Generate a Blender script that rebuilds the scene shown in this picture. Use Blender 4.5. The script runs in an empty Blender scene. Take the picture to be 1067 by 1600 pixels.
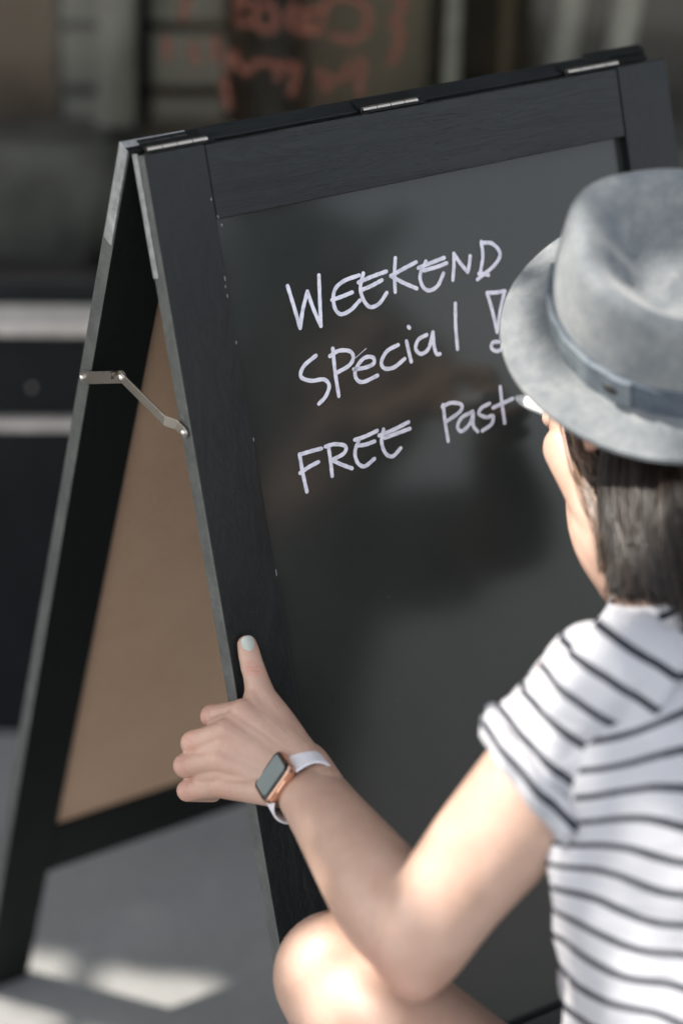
import bpy, math, random
import numpy as np
from mathutils import Vector, Matrix
random.seed(7); np.random.seed(7)
SC = bpy.context.scene
COL = SC.collection

# ------------------------------------------------------------------ camera, sky, sun, exposure
cam_d = bpy.data.cameras.new('camera'); cam = bpy.data.objects.new('camera', cam_d); COL.objects.link(cam)
cam_d.sensor_fit = 'VERTICAL'; cam_d.sensor_height = 36.0; cam_d.sensor_width = 24.0; cam_d.lens = 85.0
_r = Vector((0.836745, -0.547094, 0.023363)); _u = -Vector((-0.236201, -0.399088, -0.885967)); _b = -Vector((0.494031, 0.735811, -0.463159))
cam.matrix_world = Matrix(((_r.x,_u.x,_b.x,-0.9079),(_r.y,_u.y,_b.y,-1.6764),(_r.z,_u.z,_b.z,1.8063),(0,0,0,1)))
cam_d.clip_start = 0.05; cam_d.clip_end = 400
cam_d.dof.use_dof = True; cam_d.dof.focus_distance = 2.09; cam_d.dof.aperture_fstop = 1.8
SC.camera = cam
SUN_DIR = Vector((-0.467, 0.357, 0.809)).normalized()
world = bpy.data.worlds.new('World'); SC.world = world; world.use_nodes = True
wn = world.node_tree; bg = wn.nodes['Background']
sky = wn.nodes.new('ShaderNodeTexSky'); sky.sky_type = 'NISHITA'; sky.sun_disc = False
sky.sun_elevation = math.asin(SUN_DIR.z); sky.sun_rotation = math.atan2(SUN_DIR.x, SUN_DIR.y)
sky.air_density = 1.0; sky.dust_density = 2.0
hs = wn.nodes.new('ShaderNodeHueSaturation'); hs.inputs['Saturation'].default_value = 0.28
wn.links.new(sky.outputs[0], hs.inputs['Color']); wn.links.new(hs.outputs[0], bg.inputs[0]); bg.inputs[1].default_value = 0.14
sun_d = bpy.data.lights.new('sun', 'SUN'); sun_d.energy = 3.4; sun_d.angle = math.radians(0.5); sun_d.color = (1.0, 0.94, 0.86)
sun = bpy.data.objects.new('sun', sun_d); COL.objects.link(sun)
sun.rotation_euler = SUN_DIR.to_track_quat('Z', 'Y').to_euler(); sun.location = (-3, 2, 6)
SC.view_settings.view_transform = 'Standard'; SC.view_settings.look = 'None'
SC.view_settings.exposure = 1.5; SC.view_settings.gamma = 1.0; SC.view_settings.use_curve_mapping = False
SC.cycles.max_bounces = 8; SC.cycles.transparent_max_bounces = 8
SC.cycles.use_denoising = True

# ------------------------------------------------------------------ materials
def mat(name, color, rough=0.5, metal=0.0, spec=0.5):
    m = bpy.data.materials.new(name); m.use_nodes = True
    b = m.node_tree.nodes['Principled BSDF']
    b.inputs['Base Color'].default_value = (*color, 1); b.inputs['Roughness'].default_value = rough
    b.inputs['Metallic'].default_value = metal; b.inputs['Specular IOR Level'].default_value = spec
    return m
def N(m, t, **kw):
    n = m.node_tree.nodes.new(t)
    for k, v in kw.items():
        if hasattr(n, k): setattr(n, k, v)
        else: n.inputs[k.replace('_', ' ')].default_value = v
    return n
def L(m, a, b): m.node_tree.links.new(a, b)
def B(m): return m.node_tree.nodes['Principled BSDF']
def coords(m, scale=(1,1,1), kind='Object'):
    tc = N(m, 'ShaderNodeTexCoord'); mp = N(m, 'ShaderNodeMapping'); mp.inputs['Scale'].default_value = scale
    L(m, tc.outputs[kind], mp.inputs[0]); return mp.outputs[0]
def noise(m, vec, scale, detail=4, rough=0.55, dist=0.0):
    n = N(m, 'ShaderNodeTexNoise'); n.inputs['Scale'].default_value = scale; n.inputs['Detail'].default_value = detail
    n.inputs['Roughness'].default_value = rough; n.inputs['Distortion'].default_value = dist
    L(m, vec, n.inputs['Vector']); return n.outputs['Fac']
def ramp(m, fac, stops):
    r = N(m, 'ShaderNodeValToRGB'); cr = r.color_ramp
    while len(cr.elements) < len(stops): cr.elements.new(0.5)
    for e, (p, c) in zip(cr.elements, stops): e.position = p; e.color = (*c, 1) if len(c) == 3 else c
    L(m, fac, r.inputs[0]); return r.outputs[0]
def mix(m, fac, a, b, mode='MIX'):
    x = N(m, 'ShaderNodeMix', data_type='RGBA', blend_type=mode)
    if isinstance(fac, float): x.inputs[0].default_value = fac
    else: L(m, fac, x.inputs[0])
    for i, v in ((6, a), (7, b)):
        if isinstance(v, tuple): x.inputs[i].default_value = (*v, 1)
        else: L(m, v, x.inputs[i])
    return x.outputs[2]
def math_(m, op, a, b=0.0, c=0.0):
    x = N(m, 'ShaderNodeMath', operation=op)
    for i, v in enumerate((a, b, c)):
        if isinstance(v, (int, float)): x.inputs[i].default_value = v
        else: L(m, v, x.inputs[i])
    return x.outputs[0]
def bump(m, h, dist=0.001, strength=0.5):
    b = N(m, 'ShaderNodeBump'); b.inputs['Strength'].default_value = strength; b.inputs['Distance'].default_value = dist
    L(m, h, b.inputs['Height']); L(m, b.outputs[0], B(m).inputs['Normal']); return b
def gray(v): return (v, v, v)

def wood_mat(name, c1, c2, axis, rough):
    m = mat(name, c1, rough)
    sc = {'x': (1.2, 16, 16), 'z': (16, 16, 1.2)}[axis]
    v = coords(m, sc)
    n1 = noise(m, v, 3.2, 5, 0.6, 1.6)
    w = math_(m, 'FRACT', math_(m, 'MULTIPLY', n1, 9.0))
    g = ramp(m, w, [(0, gray(0)), (0.75, gray(0.6)), (0.95, gray(1)), (1, gray(0.2))])
    fine = noise(m, coords(m, tuple(s * 18 for s in sc)), 1.5, 3)
    blot = noise(m, coords(m), 14, 4)
    f = math_(m, 'MULTIPLY_ADD', g, 0.35, math_(m, 'MULTIPLY', blot, 0.55))
    col = ramp(m, f, [(0.12, c1), (0.75, c2)])
    chips = ramp(m, noise(m, coords(m), 330, 2), [(0.79, gray(0)), (0.82, gray(1))])
    L(m, mix(m, chips, col, (0.20, 0.21, 0.21)), B(m).inputs['Base Color'])
    h = math_(m, 'ADD', math_(m, 'MULTIPLY', g, 0.5), math_(m, 'MULTIPLY', fine, 0.6))
    bump(m, h, 0.0006, 0.45); B(m).inputs['Specular IOR Level'].default_value = 0.30
    L(m, math_(m, 'MULTIPLY_ADD', blot, 0.2, rough - 0.1), B(m).inputs['Roughness'])
    return m
M_STILE = wood_mat('black_painted_wood_upright', (0.0045, 0.0058, 0.0060), (0.0135, 0.0162, 0.0170), 'z', 0.42)
M_RAIL = wood_mat('black_painted_wood_across', (0.0050, 0.0064, 0.0067), (0.0175, 0.0205, 0.0214), 'x', 0.42)
M_INNER = wood_mat('black_wood_inner_face', (0.0028, 0.0042, 0.0038), (0.005, 0.0068, 0.0062), 'z', 0.6)  # back leaf's shade put into a darker black than the front stiles
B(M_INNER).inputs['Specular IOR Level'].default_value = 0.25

M_EDGE = mat('grey_edge', (0.15, 0.16, 0.16), 0.42)  # lighter grey for the left-facing sides of the left stiles
_v = coords(M_EDGE, (1, 1, 1)); _n = noise(M_EDGE, _v, 60, 6, 0.7); _n2 = noise(M_EDGE, coords(M_EDGE, (60, 60, 400)), 3, 3)
L(M_EDGE, ramp(M_EDGE, math_(M_EDGE, 'MULTIPLY_ADD', _n, 0.7, math_(M_EDGE, 'MULTIPLY', _n2, 0.3)), [(0.3, (0.045, 0.049, 0.046)), (0.52, (0.095, 0.099, 0.092)), (0.75, (0.155, 0.157, 0.147))]), B(M_EDGE).inputs['Base Color'])
bump(M_EDGE, _n2, 0.0006, 0.5)
M_GUARD = mat('grey_corner_guard', (0.42, 0.425, 0.42), 0.36, 0.25)
_n = noise(M_GUARD, coords(M_GUARD), 90, 5, 0.7)
L(M_GUARD, ramp(M_GUARD, _n, [(0.3, (0.2, 0.205, 0.2)), (0.6, (0.42, 0.425, 0.42))]), B(M_GUARD).inputs['Base Color']); bump(M_GUARD, _n, 0.0006, 0.6)

M_SLATE = mat('chalkboard_slate', (0.030, 0.034, 0.032), 0.2, 0, 0.36)
_v = coords(M_SLATE); _n = noise(M_SLATE, _v, 5, 5, 0.6); _f = noise(M_SLATE, _v, 900, 2)
_sp = ramp(M_SLATE, noise(M_SLATE, _v, 420, 2), [(0.77, gray(0)), (0.80, gray(1))])
_c = ramp(M_SLATE, _n, [(0.3, (0.023, 0.027, 0.025)), (0.7, (0.033, 0.036, 0.0325))])
L(M_SLATE, mix(M_SLATE, math_(M_SLATE, 'MULTIPLY', _sp, 0.5), _c, (0.22, 0.23, 0.22)), B(M_SLATE).inputs['Base Color'])
L(M_SLATE, math_(M_SLATE, 'MULTIPLY_ADD', _n, 0.14, 0.10), B(M_SLATE).inputs['Roughness'])
bump(M_SLATE, _f, 0.00015, 0.25)

M_HARD = mat('brown_hardboard', (0.24, 0.16, 0.10), 0.6)
_v = coords(M_HARD); _n = noise(M_HARD, _v, 7, 6, 0.65); _f = noise(M_HARD, _v, 260, 4, 0.7)
L(M_HARD, ramp(M_HARD, math_(M_HARD, 'MULTIPLY_ADD', _f, 0.45, math_(M_HARD, 'MULTIPLY', _n, 0.55)), [(0.3, (0.46, 0.295, 0.190)), (0.7, (0.60, 0.402, 0.268))]), B(M_HARD).inputs['Base Color'])
bump(M_HARD, _f, 0.0004, 0.4)
M_CHALK = mat('white_marker_ink', (0.74, 0.75, 0.88), 0.55)
_n = noise(M_CHALK, coords(M_CHALK), 160, 4)
L(M_CHALK, ramp(M_CHALK, _n, [(0.3, (0.55, 0.56, 0.66)), (0.6, (0.78, 0.79, 0.88))]), B(M_CHALK).inputs['Base Color'])
M_STEEL = mat('nickel_steel', (0.52, 0.48, 0.42), 0.26, 1.0)
_n = noise(M_STEEL, coords(M_STEEL), 180, 5)
L(M_STEEL, math_(M_STEEL, 'MULTIPLY_ADD', _n, 0.10, 0.24), B(M_STEEL).inputs['Roughness'])
M_RIVET = mat('bright_rivet', (0.8, 0.78, 0.74), 0.18, 1.0)

# ------------------------------------------------------------------ helpers
def link(name, v, f, m=None, parent=None, smooth=False, uvattr=None):
    me = bpy.data.meshes.new(name); me.from_pydata([tuple(map(float, p)) for p in v], [], [tuple(map(int, q)) for q in f]); me.update()
    if smooth:
        me.polygons.foreach_set('use_smooth', [True] * len(me.polygons))
        if len(f) < 4000: me.set_sharp_from_angle(angle=math.radians(55))
    for x in (m if isinstance(m, (list, tuple)) else [m]):
        if x: me.materials.append(x)
    o = bpy.data.objects.new(name, me); COL.objects.link(o)
    if parent: o.parent = parent
    if uvattr is not None:
        a = me.attributes.new('sv', 'FLOAT', 'POINT'); a.data.foreach_set('value', np.asarray(uvattr, dtype=np.float32))
    return o
def empty(name, loc=(0,0,0), rz=0.0, parent=None):
    o = bpy.data.objects.new(name, None); COL.objects.link(o); o.location = loc; o.rotation_euler = (0,0,rz); o.empty_display_size = 0.1
    if parent: o.parent = parent
    return o
def tag(o, label=None, cat=None, group=None, kind=None):
    if label: o['label'] = label
    if cat: o['category'] = cat
    if group: o['group'] = group
    if kind: o['kind'] = kind
    return o
def box_vf(x0,x1,y0,y1,z0,z1, fr=None):
    v = [(x,y,z) for x in (x0,x1) for y in (y0,y1) for z in (z0,z1)]
    if fr: v = [fr(*p) for p in v]
    f = [(0,1,3,2),(4,6,7,5),(0,4,5,1),(2,3,7,6),(0,2,6,4),(1,5,7,3)]
    return v, f
def bevel(o, w=0.001, seg=2):
    b = o.modifiers.new('bevel', 'BEVEL'); b.width = w; b.segments = seg; b.limit_method = 'ANGLE'; b.angle_limit = 0.6
    return o
def join(parts):
    V = []; F = []
    for v, f in parts:
        k = len(V); V += [tuple(p) for p in v]; F += [tuple(i + k for i in q) for q in f]
    return V, F
def fixn(o):
    import bmesh
    bm = bmesh.new(); bm.from_mesh(o.data); bmesh.ops.recalc_face_normals(bm, faces=bm.faces); bm.to_mesh(o.data); bm.free(); return o
def spline(P, n):
    P = np.asarray(P, float)
    if len(P) == 2: return np.array([P[0] + (P[1]-P[0]) * t for t in np.linspace(0, 1, n)])
    d = np.r_[0, np.cumsum(np.linalg.norm(np.diff(P[:, :3], axis=0), axis=1) ** 0.5)]
    T = np.linspace(0, d[-1], n); out = []
    Q = np.vstack([2*P[0]-P[1], P, 2*P[-1]-P[-2]])
    for t in T:
        i = min(max(np.searchsorted(d, t, side='right') - 1, 0), len(P) - 2)
        u = (t - d[i]) / (d[i+1] - d[i] + 1e-12); p0, p1, p2, p3 = Q[i], Q[i+1], Q[i+2], Q[i+3]
        out.append(0.5*((2*p1) + (p2-p0)*u + (2*p0-5*p1+4*p2-p3)*u*u + (3*p1-p0-3*p2+p3)*u**3))
    return np.array(out)
def unit(v): v = np.asarray(v, float); return v / (np.linalg.norm(v) + 1e-12)
def tube(P, nseg=24, nring=16, side=None, caps=True):
    """P rows: x,y,z, ra[, rb]; ra along `side` axis, rb across"""
    P = np.asarray(P, float)
    if P.shape[1] == 4: P = np.c_[P, P[:, 3]]
    Q = spline(P, nseg); V = []; F = []
    T = np.gradient(Q[:, :3], axis=0); T /= np.linalg.norm(T, axis=1)[:, None] + 1e-12
    s = np.asarray(side if side is not None else (0.31, 0.52, 0.79), float)
    rows = []
    if caps:
        r0 = min(Q[0,3], Q[0,4]); r1 = min(Q[-1,3], Q[-1,4])
        for a in (85, 65, 42, 20):
            c, sn = math.cos(math.radians(a)), math.sin(math.radians(a)); rows.append((Q[0,:3] - T[0]*r0*sn, T[0], Q[0,3]*c, Q[0,4]*c))
    for i in range(nseg): rows.append((Q[i,:3], T[i], Q[i,3], Q[i,4]))
    if caps:
        for a in (20, 42, 65, 85):
            c, sn = math.cos(math.radians(a)), math.sin(math.radians(a)); rows.append((Q[-1,:3] + T[-1]*r1*sn, T[-1], Q[-1,3]*c, Q[-1,4]*c))
    prev = s
    for (c, t, ra, rb) in rows:
        a = unit(prev - t*np.dot(prev, t)); b = np.cross(t, a); prev = a
        for k in range(nring):
            th = 2*math.pi*k/nring; V.append(c + a*ra*math.cos(th) + b*rb*math.sin(th))
    n = len(rows)
    for i in range(n-1):
        for k in range(nring):
            F.append((i*nring+k, i*nring+(k+1)%nring, (i+1)*nring+(k+1)%nring, (i+1)*nring+k))
    F.append(tuple(range(nring-1, -1, -1))); F.append(tuple((n-1)*nring+k for k in range(nring)))
    return V, F
def ellip(c, r, ax=None, nu=20, nv=12):
    ax = np.eye(3) if ax is None else np.asarray(ax, float)   # rows are axes
    r = (r, r, r) if np.isscalar(r) else r
    V = [np.asarray(c) + ax[2]*r[2]]; F = []
    for j in range(1, nv):
        ph = math.pi*j/nv
        for k in range(nu):
            th = 2*math.pi*k/nu
            V.append(np.asarray(c) + ax[0]*r[0]*math.sin(ph)*math.cos(th) + ax[1]*r[1]*math.sin(ph)*math.sin(th) + ax[2]*r[2]*math.cos(ph))
    V.append(np.asarray(c) - ax[2]*r[2])
    for k in range(nu): F.append((0, 1+k, 1+(k+1)%nu))
    for j in range(nv-2):
        for k in range(nu): F.append((1+j*nu+k, 1+(j+1)*nu+k, 1+(j+1)*nu+(k+1)%nu, 1+j*nu+(k+1)%nu))
    e = len(V)-1
    for k in range(nu): F.append((e, 1+(nv-2)*nu+(k+1)%nu, 1+(nv-2)*nu+k))
    return V, F
def remesh(parts, voxel, smooth=8, fac=0.5):
    v, f = join(parts); o = link('remesh_source', v, f); fixn(o)
    r = o.modifiers.new('r', 'REMESH'); r.mode = 'VOXEL'; r.voxel_size = voxel; r.adaptivity = 0
    if smooth:
        s = o.modifiers.new('s', 'SMOOTH'); s.factor = fac; s.iterations = smooth
    dg = bpy.context.evaluated_depsgraph_get(); e = o.evaluated_get(dg); me = e.to_mesh()
    nv = len(me.vertices); co = np.empty(nv*3, np.float32); me.vertices.foreach_get('co', co)
    F = [tuple(p.vertices) for p in me.polygons]; e.to_mesh_clear()
    bpy.data.objects.remove(o, do_unlink=True)
    return co.reshape(-1, 3).astype(float), F
def vnormals(V, F):
    n = np.zeros_like(V); Q = np.array([q if len(q) == 4 else (*q, q[-1]) for q in F])
    fn = np.cross(V[Q[:,2]]-V[Q[:,0]], V[Q[:,3]]-V[Q[:,1]])
    for k in range(4): np.add.at(n, Q[:,k], fn)
    return n / (np.linalg.norm(n, axis=1)[:, None] + 1e-15)
def extrude_poly(pts, h, fr):
    """pts 2-D outline, extruded h along third axis through frame fr(u,v,w)"""
    n = len(pts); V = [fr(a, b, 0) for a, b in pts] + [fr(a, b, h) for a, b in pts]
    F = [tuple(range(n-1, -1, -1)), tuple(range(n, 2*n))] + [(i, (i+1) % n, (i+1) % n + n, i + n) for i in range(n)]
    return V, F

# ------------------------------------------------------------------ ground
M_PAVE = mat('concrete_pavement', (0.3, 0.3, 0.29), 0.85)
_v = coords(M_PAVE); _a = noise(M_PAVE, _v, 3.0, 6, 0.6); _b = noise(M_PAVE, _v, 45, 6, 0.7); _c = noise(M_PAVE, _v, 300, 3)
_s = ramp(M_PAVE, noise(M_PAVE, _v, 26, 2), [(0.70, gray(0)), (0.74, gray(1))])
_k = ramp(M_PAVE, math_(M_PAVE, 'MULTIPLY_ADD', _a, 0.6, math_(M_PAVE, 'MULTIPLY', _b, 0.4)), [(0.3, (0.19, 0.193, 0.19)), (0.7, (0.285, 0.284, 0.275))])
L(M_PAVE, mix(M_PAVE, math_(M_PAVE, 'MULTIPLY', _s, 0.5), _k, (0.13, 0.13, 0.13)), B(M_PAVE).inputs['Base Color'])
bump(M_PAVE, math_(M_PAVE, 'ADD', _b, math_(M_PAVE, 'MULTIPLY', _c, 0.4)), 0.003, 0.5)
g = link('pavement', [(-60,-60,0),(60,-60,0),(60,60,0),(-60,60,0)], [(0,1,2,3)], M_PAVE); tag(g, 'grey concrete pavement under the folding sign', 'pavement', kind='structure')

# ------------------------------------------------------------------ shop front (local x along the front, y into the shop)
M_DARK = mat('dark_navy_paint', (0.010, 0.014, 0.018), 0.45, 0, 0.3)
_n = noise(M_DARK, coords(M_DARK), 20, 5); L(M_DARK, ramp(M_DARK, _n, [(0.3, (0.004, 0.0058, 0.0065)), (0.7, (0.008, 0.0105, 0.012))]), B(M_DARK).inputs['Base Color'])
M_SILL = mat('pale_stone_sill', (0.42, 0.40, 0.38), 0.7)
_n = noise(M_SILL, coords(M_SILL), 40, 6, 0.7); L(M_SILL, ramp(M_SILL, _n, [(0.3, (0.42, 0.385, 0.35)), (0.7, (0.66, 0.61, 0.56))]), B(M_SILL).inputs['Base Color']); bump(M_SILL, _n, 0.002, 0.5)
M_GLASS = bpy.data.materials.new('window_glass'); M_GLASS.use_nodes = True
_t = M_GLASS.node_tree; _t.nodes.clear(); _o = _t.nodes.new('ShaderNodeOutputMaterial'); _mx = _t.nodes.new('ShaderNodeMixShader')
_tr = _t.nodes.new('ShaderNodeBsdfTransparent'); _tr.inputs[0].default_value = (0.9, 0.9, 0.87, 1); _gl = _t.nodes.new('ShaderNodeBsdfGlossy'); _gl.inputs['Roughness'].default_value = 0.03
_fr = _t.nodes.new('ShaderNodeFresnel'); _fr.inputs[0].default_value = 1.5
_t.links.new(_fr.outputs[0], _mx.inputs[0]); _t.links.new(_tr.outputs[0], _mx.inputs[1]); _t.links.new(_gl.outputs[0], _mx.inputs[2]); _t.links.new(_mx.outputs[0], _o.inputs[0])
M_RED = mat('red_window_paint', (0.155, 0.05, 0.028), 0.7)
shop = empty('shop_front', (*(0.2628, 0.8836), 0), math.radians(-31))
tag(shop, 'dark shop front with a large window, pale sill and red lettering behind the folding sign', 'shop')
def sbox(name, m, x0,x1,y0,y1,z0,z1, parent=shop, bev=0.004):
    v, f = box_vf(x0,x1,y0,y1,z0,z1); o = fixn(link(name, v, f, m, parent))
    if bev: bevel(o, bev)
    return o
X0, X1 = -2.4, 3.4
sbox('stall_riser', M_DARK, X0, X1, 0.0, 0.16, 0.0, 0.458)
sbox('ledge', M_SILL, X0, X1, -0.006, 0.16, 0.4605, 0.4725, bev=0.002)
sbox('upper_riser', M_DARK, X0, X1, 0.006, 0.16, 0.475, 0.594)
sbox('window_sill', M_SILL, X0, X1, -0.022, 0.05, 0.597, 0.613, bev=0.005)
sbox('window_frame', M_DARK, X0, X1, 0.052, 0.16, 0.597, 0.634)
sbox('end_wall', M_DARK, X0-0.25, X0-0.002, 0.0, 3.0, 0.0, 3.3); sbox('end_wall', M_DARK, X1+0.002, X1+0.25, 0.0, 3.0, 0.0, 3.3)
sbox('fascia', M_DARK, X0, X1, 0.0, 0.2, 2.55, 3.3)
sbox('roof', M_DARK, X0-0.25, X1+0.25, -0.02, 3.0, 3.302, 3.4)
M_ROOM = mat('brown_room_wall', (0.16, 0.13, 0.095), 0.8)
_n = noise(M_ROOM, coords(M_ROOM), 3, 4); L(M_ROOM, ramp(M_ROOM, _n, [(0.3, (0.11, 0.09, 0.065)), (0.7, (0.21, 0.18, 0.135))]), B(M_ROOM).inputs['Base Color'])
M_FLOOR = mat('brown_room_floor', (0.10, 0.08, 0.06), 0.6)
sbox('back_wall', M_ROOM, X0, X1, 2.6, 2.8, 0.0, 3.3); sbox('room_floor', M_FLOOR, X0, X1, 0.162, 2.598, 0.0, 0.12)
for xx in (X0, X1-0.06):
    fr = sbox('window_frame', M_DARK, xx, xx+0.06, 0.03, 0.12, 0.636, 2.548)
sbox('window_frame', M_DARK, 1.25, 1.31, 0.03, 0.12, 0.636, 2.548)
for a, b in ((X0+0.061, 1.249), (1.311, X1-0.061)):
    pane = sbox('window_pane', M_GLASS, a, b, 0.07, 0.076, 0.636, 2.548, bev=0)
    if a < 0: main_pane = pane
''
v, f = ellip((0.0593, 0.004, 0.5168), (.0032,.002,.0032)); link('bolt', v, f, M_STEEL, shop, True)
# red mirrored lettering painted on the inside of the pane (blurred in the photo)
def ribbon2(strokes, w, fr, off=0.0003, th=0.0004, closed_round=True):
    """flat brush strokes with round ends; strokes in 2-D metres; fr(u,v,w)->xyz"""
    parts = []
    for si, s in enumerate(strokes):
        q = spline(np.array(s), max(8, 6*len(s))) if len(s) > 2 else np.array([np.array(s[0])+(np.array(s[1])-np.array(s[0]))*t for t in np.linspace(0,1,7)])
        t = np.gradient(q, axis=0); t /= np.linalg.norm(t, axis=1)[:, None] + 1e-12; nn = np.c_[-t[:,1], t[:,0]]
        ww = w*(1 + 0.05*np.sin(np.arange(len(q))*1.3+si)); 
        left = [q[i]+nn[i]*ww[i]/2 for i in range(len(q))]; right = [q[i]-nn[i]*ww[i]/2 for i in range(len(q))]
        e = [q[-1] + (t[-1]*math.sin(a)+nn[-1]*math.cos(a))*ww[-1]/2 for a in (0.6,1.2,1.8,2.5)]
        b = [q[0] + (-t[0]*math.sin(a)-nn[0]*math.cos(a))*ww[0]/2 for a in (0.6,1.2,1.8,2.5)]
        V = []; F = []; n = len(q); z = off + si*0.00003
        for i in range(n): V += [fr(*left[i], z), fr(*right[i], z)]
        for i in range(n-1): F.append((2*i, 2*i+1, 2*i+3, 2*i+2))
        k = len(V); V += [fr(*p, z) for p in e]; F.append((2*n-2, 2*n-1, k+3, k+2, k+1, k))
        k = len(V); V += [fr(*p, z) for p in b]; F.append((1, 0, k+3, k+2, k+1, k))
        parts.append((V, F))
    return join(parts)
RED = {
 'first': [[(0.4209, 0.9809), (0.4237, 0.9985), (0.4485, 1.0067), (0.4722, 0.9943), (0.4744, 0.9719), (0.4592, 0.954), (0.434, 0.9586)], [(0.4161, 0.9904), (0.3958, 0.987), (0.3992, 0.9742), (0.4181, 0.968), (0.415, 0.9632), (0.3931, 0.9645)], [(0.3863, 0.9964), (0.3802, 0.9868), (0.3836, 0.9676)], [(0.3583, 0.9992), (0.3412, 0.9927), (0.3414, 0.9703), (0.3586, 0.9657), (0.3647, 0.9802), (0.3567, 0.9976)], [(0.3334, 1.0021), (0.3194, 0.9924), (0.3179, 0.9733), (0.3304, 0.9734)], [(0.3193, 1.0335), (0.3173, 0.9732)]],
 'second': [[(0.4662, 0.9298), (0.4712, 0.9201), (0.4669, 0.9037), (0.4689, 0.8873)], [(0.4537, 0.9232), (0.4509, 0.9101), (0.4225, 0.9032), (0.4191, 0.9163)], [(0.4225, 0.9032), (0.4275, 0.8901)], [(0.3906, 0.9225), (0.3848, 0.8864)], [(0.3875, 0.9192), (0.3717, 0.9222), (0.3671, 0.9059)], [(0.3685, 0.9222), (0.3433, 0.9252), (0.3276, 0.912), (0.3134, 0.9346)], [(0.3086, 0.9377), (0.3071, 0.9183)], [(0.2898, 0.9537), (0.2914, 0.9278)], [(0.2632, 0.9469), (0.2678, 0.9243)], [(0.3008, 0.9051), (0.3072, 0.869)]],
 'brace': [[(0.495, 1.0136), (0.5172, 1.0044), (0.5116, 0.9852), (0.5057, 0.9755), (0.5154, 0.966), (0.513, 0.9466), (0.5057, 0.927)], [(0.2745, 1.0266), (0.2573, 1.0012), (0.2525, 0.9788)], [(0.232, 0.953), (0.2333, 0.9304)]]}
for k, st in RED.items():
    for s_ in st:
        v, f = ribbon2([s_], 0.0085, lambda a, b, c: (a, 0.0685 - c, b)); link('lettering', v, f, M_RED, main_pane)

# things behind the glass; the plinth and the screen are added stand-ins
M_PALE = mat('pale_cabinet_panel', (0.42, 0.43, 0.40), 0.7); _n = noise(M_PALE, coords(M_PALE), 9, 4); L(M_PALE, ramp(M_PALE, _n, [(0.3, (0.22, 0.22, 0.20)), (0.7, (0.38, 0.375, 0.34))]), B(M_PALE).inputs['Base Color'])
M_BROWNC = mat('brown_curtain', (0.20, 0.115, 0.045), 0.9)
M_POST = mat('pale_painted_post', (0.62, 0.61, 0.56), 0.5); _n = noise(M_POST, coords(M_POST), 30, 6, 0.7); L(M_POST, ramp(M_POST, _n, [(0.3, (0.40, 0.39, 0.36)), (0.6, (0.66, 0.65, 0.6))]), B(M_POST).inputs['Base Color'])
M_TPOST = mat('brown_wooden_post', (0.2, 0.15, 0.1), 0.6); M_BPOST = mat('dark_blue_post', (0.02, 0.03, 0.035), 0.5)
def shop_thing(name, label, cat, u, y, z=0.12, group=None):
    a = math.radians(-31); o = empty(name, (0.2628 + u*math.cos(a) - y*math.sin(a), 0.8836 + u*math.sin(a) + y*math.cos(a), z), a)
    return tag(o, label, cat, group)
YD = 0.42   # depth behind the front
c0 = shop_thing('cabinet', 'pale panelled cabinet with dark rails standing inside the shop window', 'cabinet', 0, YD)
us = (0.0801, 0.1306, 0.134, 0.1802, 0.2003, 0.3016); zs = (0.4632, 0.5848, 0.6068, 0.7652, 0.7815, 0.8569, 0.8711, 0.9533)
v, f = box_vf(us[0]-0.01, us[5]+0.02, 0.012, 0.3, 0.0, zs[7]+0.3); fixn(link('carcass', v, f, M_DARK, c0))
for a, b in ((0,1),(2,3),(4,5)):
    for c, d in ((0,1),(2,3),(4,5),(6,7)):
        v, f = box_vf(us[a], us[b], 0.0, 0.010, zs[c]-0.12, zs[d]-0.12); bevel(fixn(link('panel', v, f, M_PALE, c0)), 0.004)
pl = shop_thing('leaning_board', 'pale narrow board leaning in the shop window before the cabinet', 'board', 0.1562, 0.36)
v, f = box_vf(-0.026, 0.026, 0, 0.012, 0.02, 1.5); v = [(x + 0.035*(z-0.72), y + 0.01*z, z) for x, y, z in v]; fixn(link('board', v, f, M_PALE, pl))
def curtain(u0, u1, y, label):
    o = shop_thing('curtain', label, 'curtain', u0, y)
    V = []; F = []; n = 60
    for i in range(n+1):
        x = (u1-u0)*i/n; yy = 0.02*math.sin(i*0.9)+0.008*math.sin(i*2.1)
        V += [(x, yy, 0.3), (x, yy, 2.3), (x, yy+0.004, 0.3), (x, yy+0.004, 2.3)]
    for i in range(n):
        a = 4*i; F += [(a, a+1, a+5, a+4), (a+2, a+6, a+7, a+3)]
    link('cloth', V, F, M_BROWNC, o, True); v, f = tube([(-0.05,0,2.31,0.01),((u1-u0)+0.05,0,2.31,0.01)], 4, 10); link('rod', v, f, M_BPOST, o, True)
curtain(-1.2, 0.0652, 0.55, 'brown folded curtain hanging inside the left of the shop window')
def post(px_u, y, r, m, label, lean=0.0, name='post'):
    o = shop_thing(name, label, 'post', px_u, y)
    v, f = tube([(0,0,0.004,r),(lean*2.2,0,2.2,r)], 12, 16, caps=False); link('shaft', v, f, m, o, True)
    v, f = tube([(0,0,0.0,r*1.6),(0,0,0.02,r*1.5)], 3, 16, caps=False); link('foot', v, f, m, o, True)
post(0.5996, 0.30, 0.011, M_POST, 'thin grey post inside the window, left of the brown post')
post(0.6751, 0.34, 0.010, M_TPOST, 'slim brown wooden post behind the middle of the window')
post(0.7731-0.10, 0.30, 0.017, M_POST, 'pale post inside the window, left of the thick pale post', 0.10)
post(0.8151-0.10, 0.14, 0.019, M_POST, 'thick weathered pale post nearest to the glass at the right', 0.10)
post(0.367, 0.38, 0.036, M_BPOST, 'broad dark blue post behind the red lettering')

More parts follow.
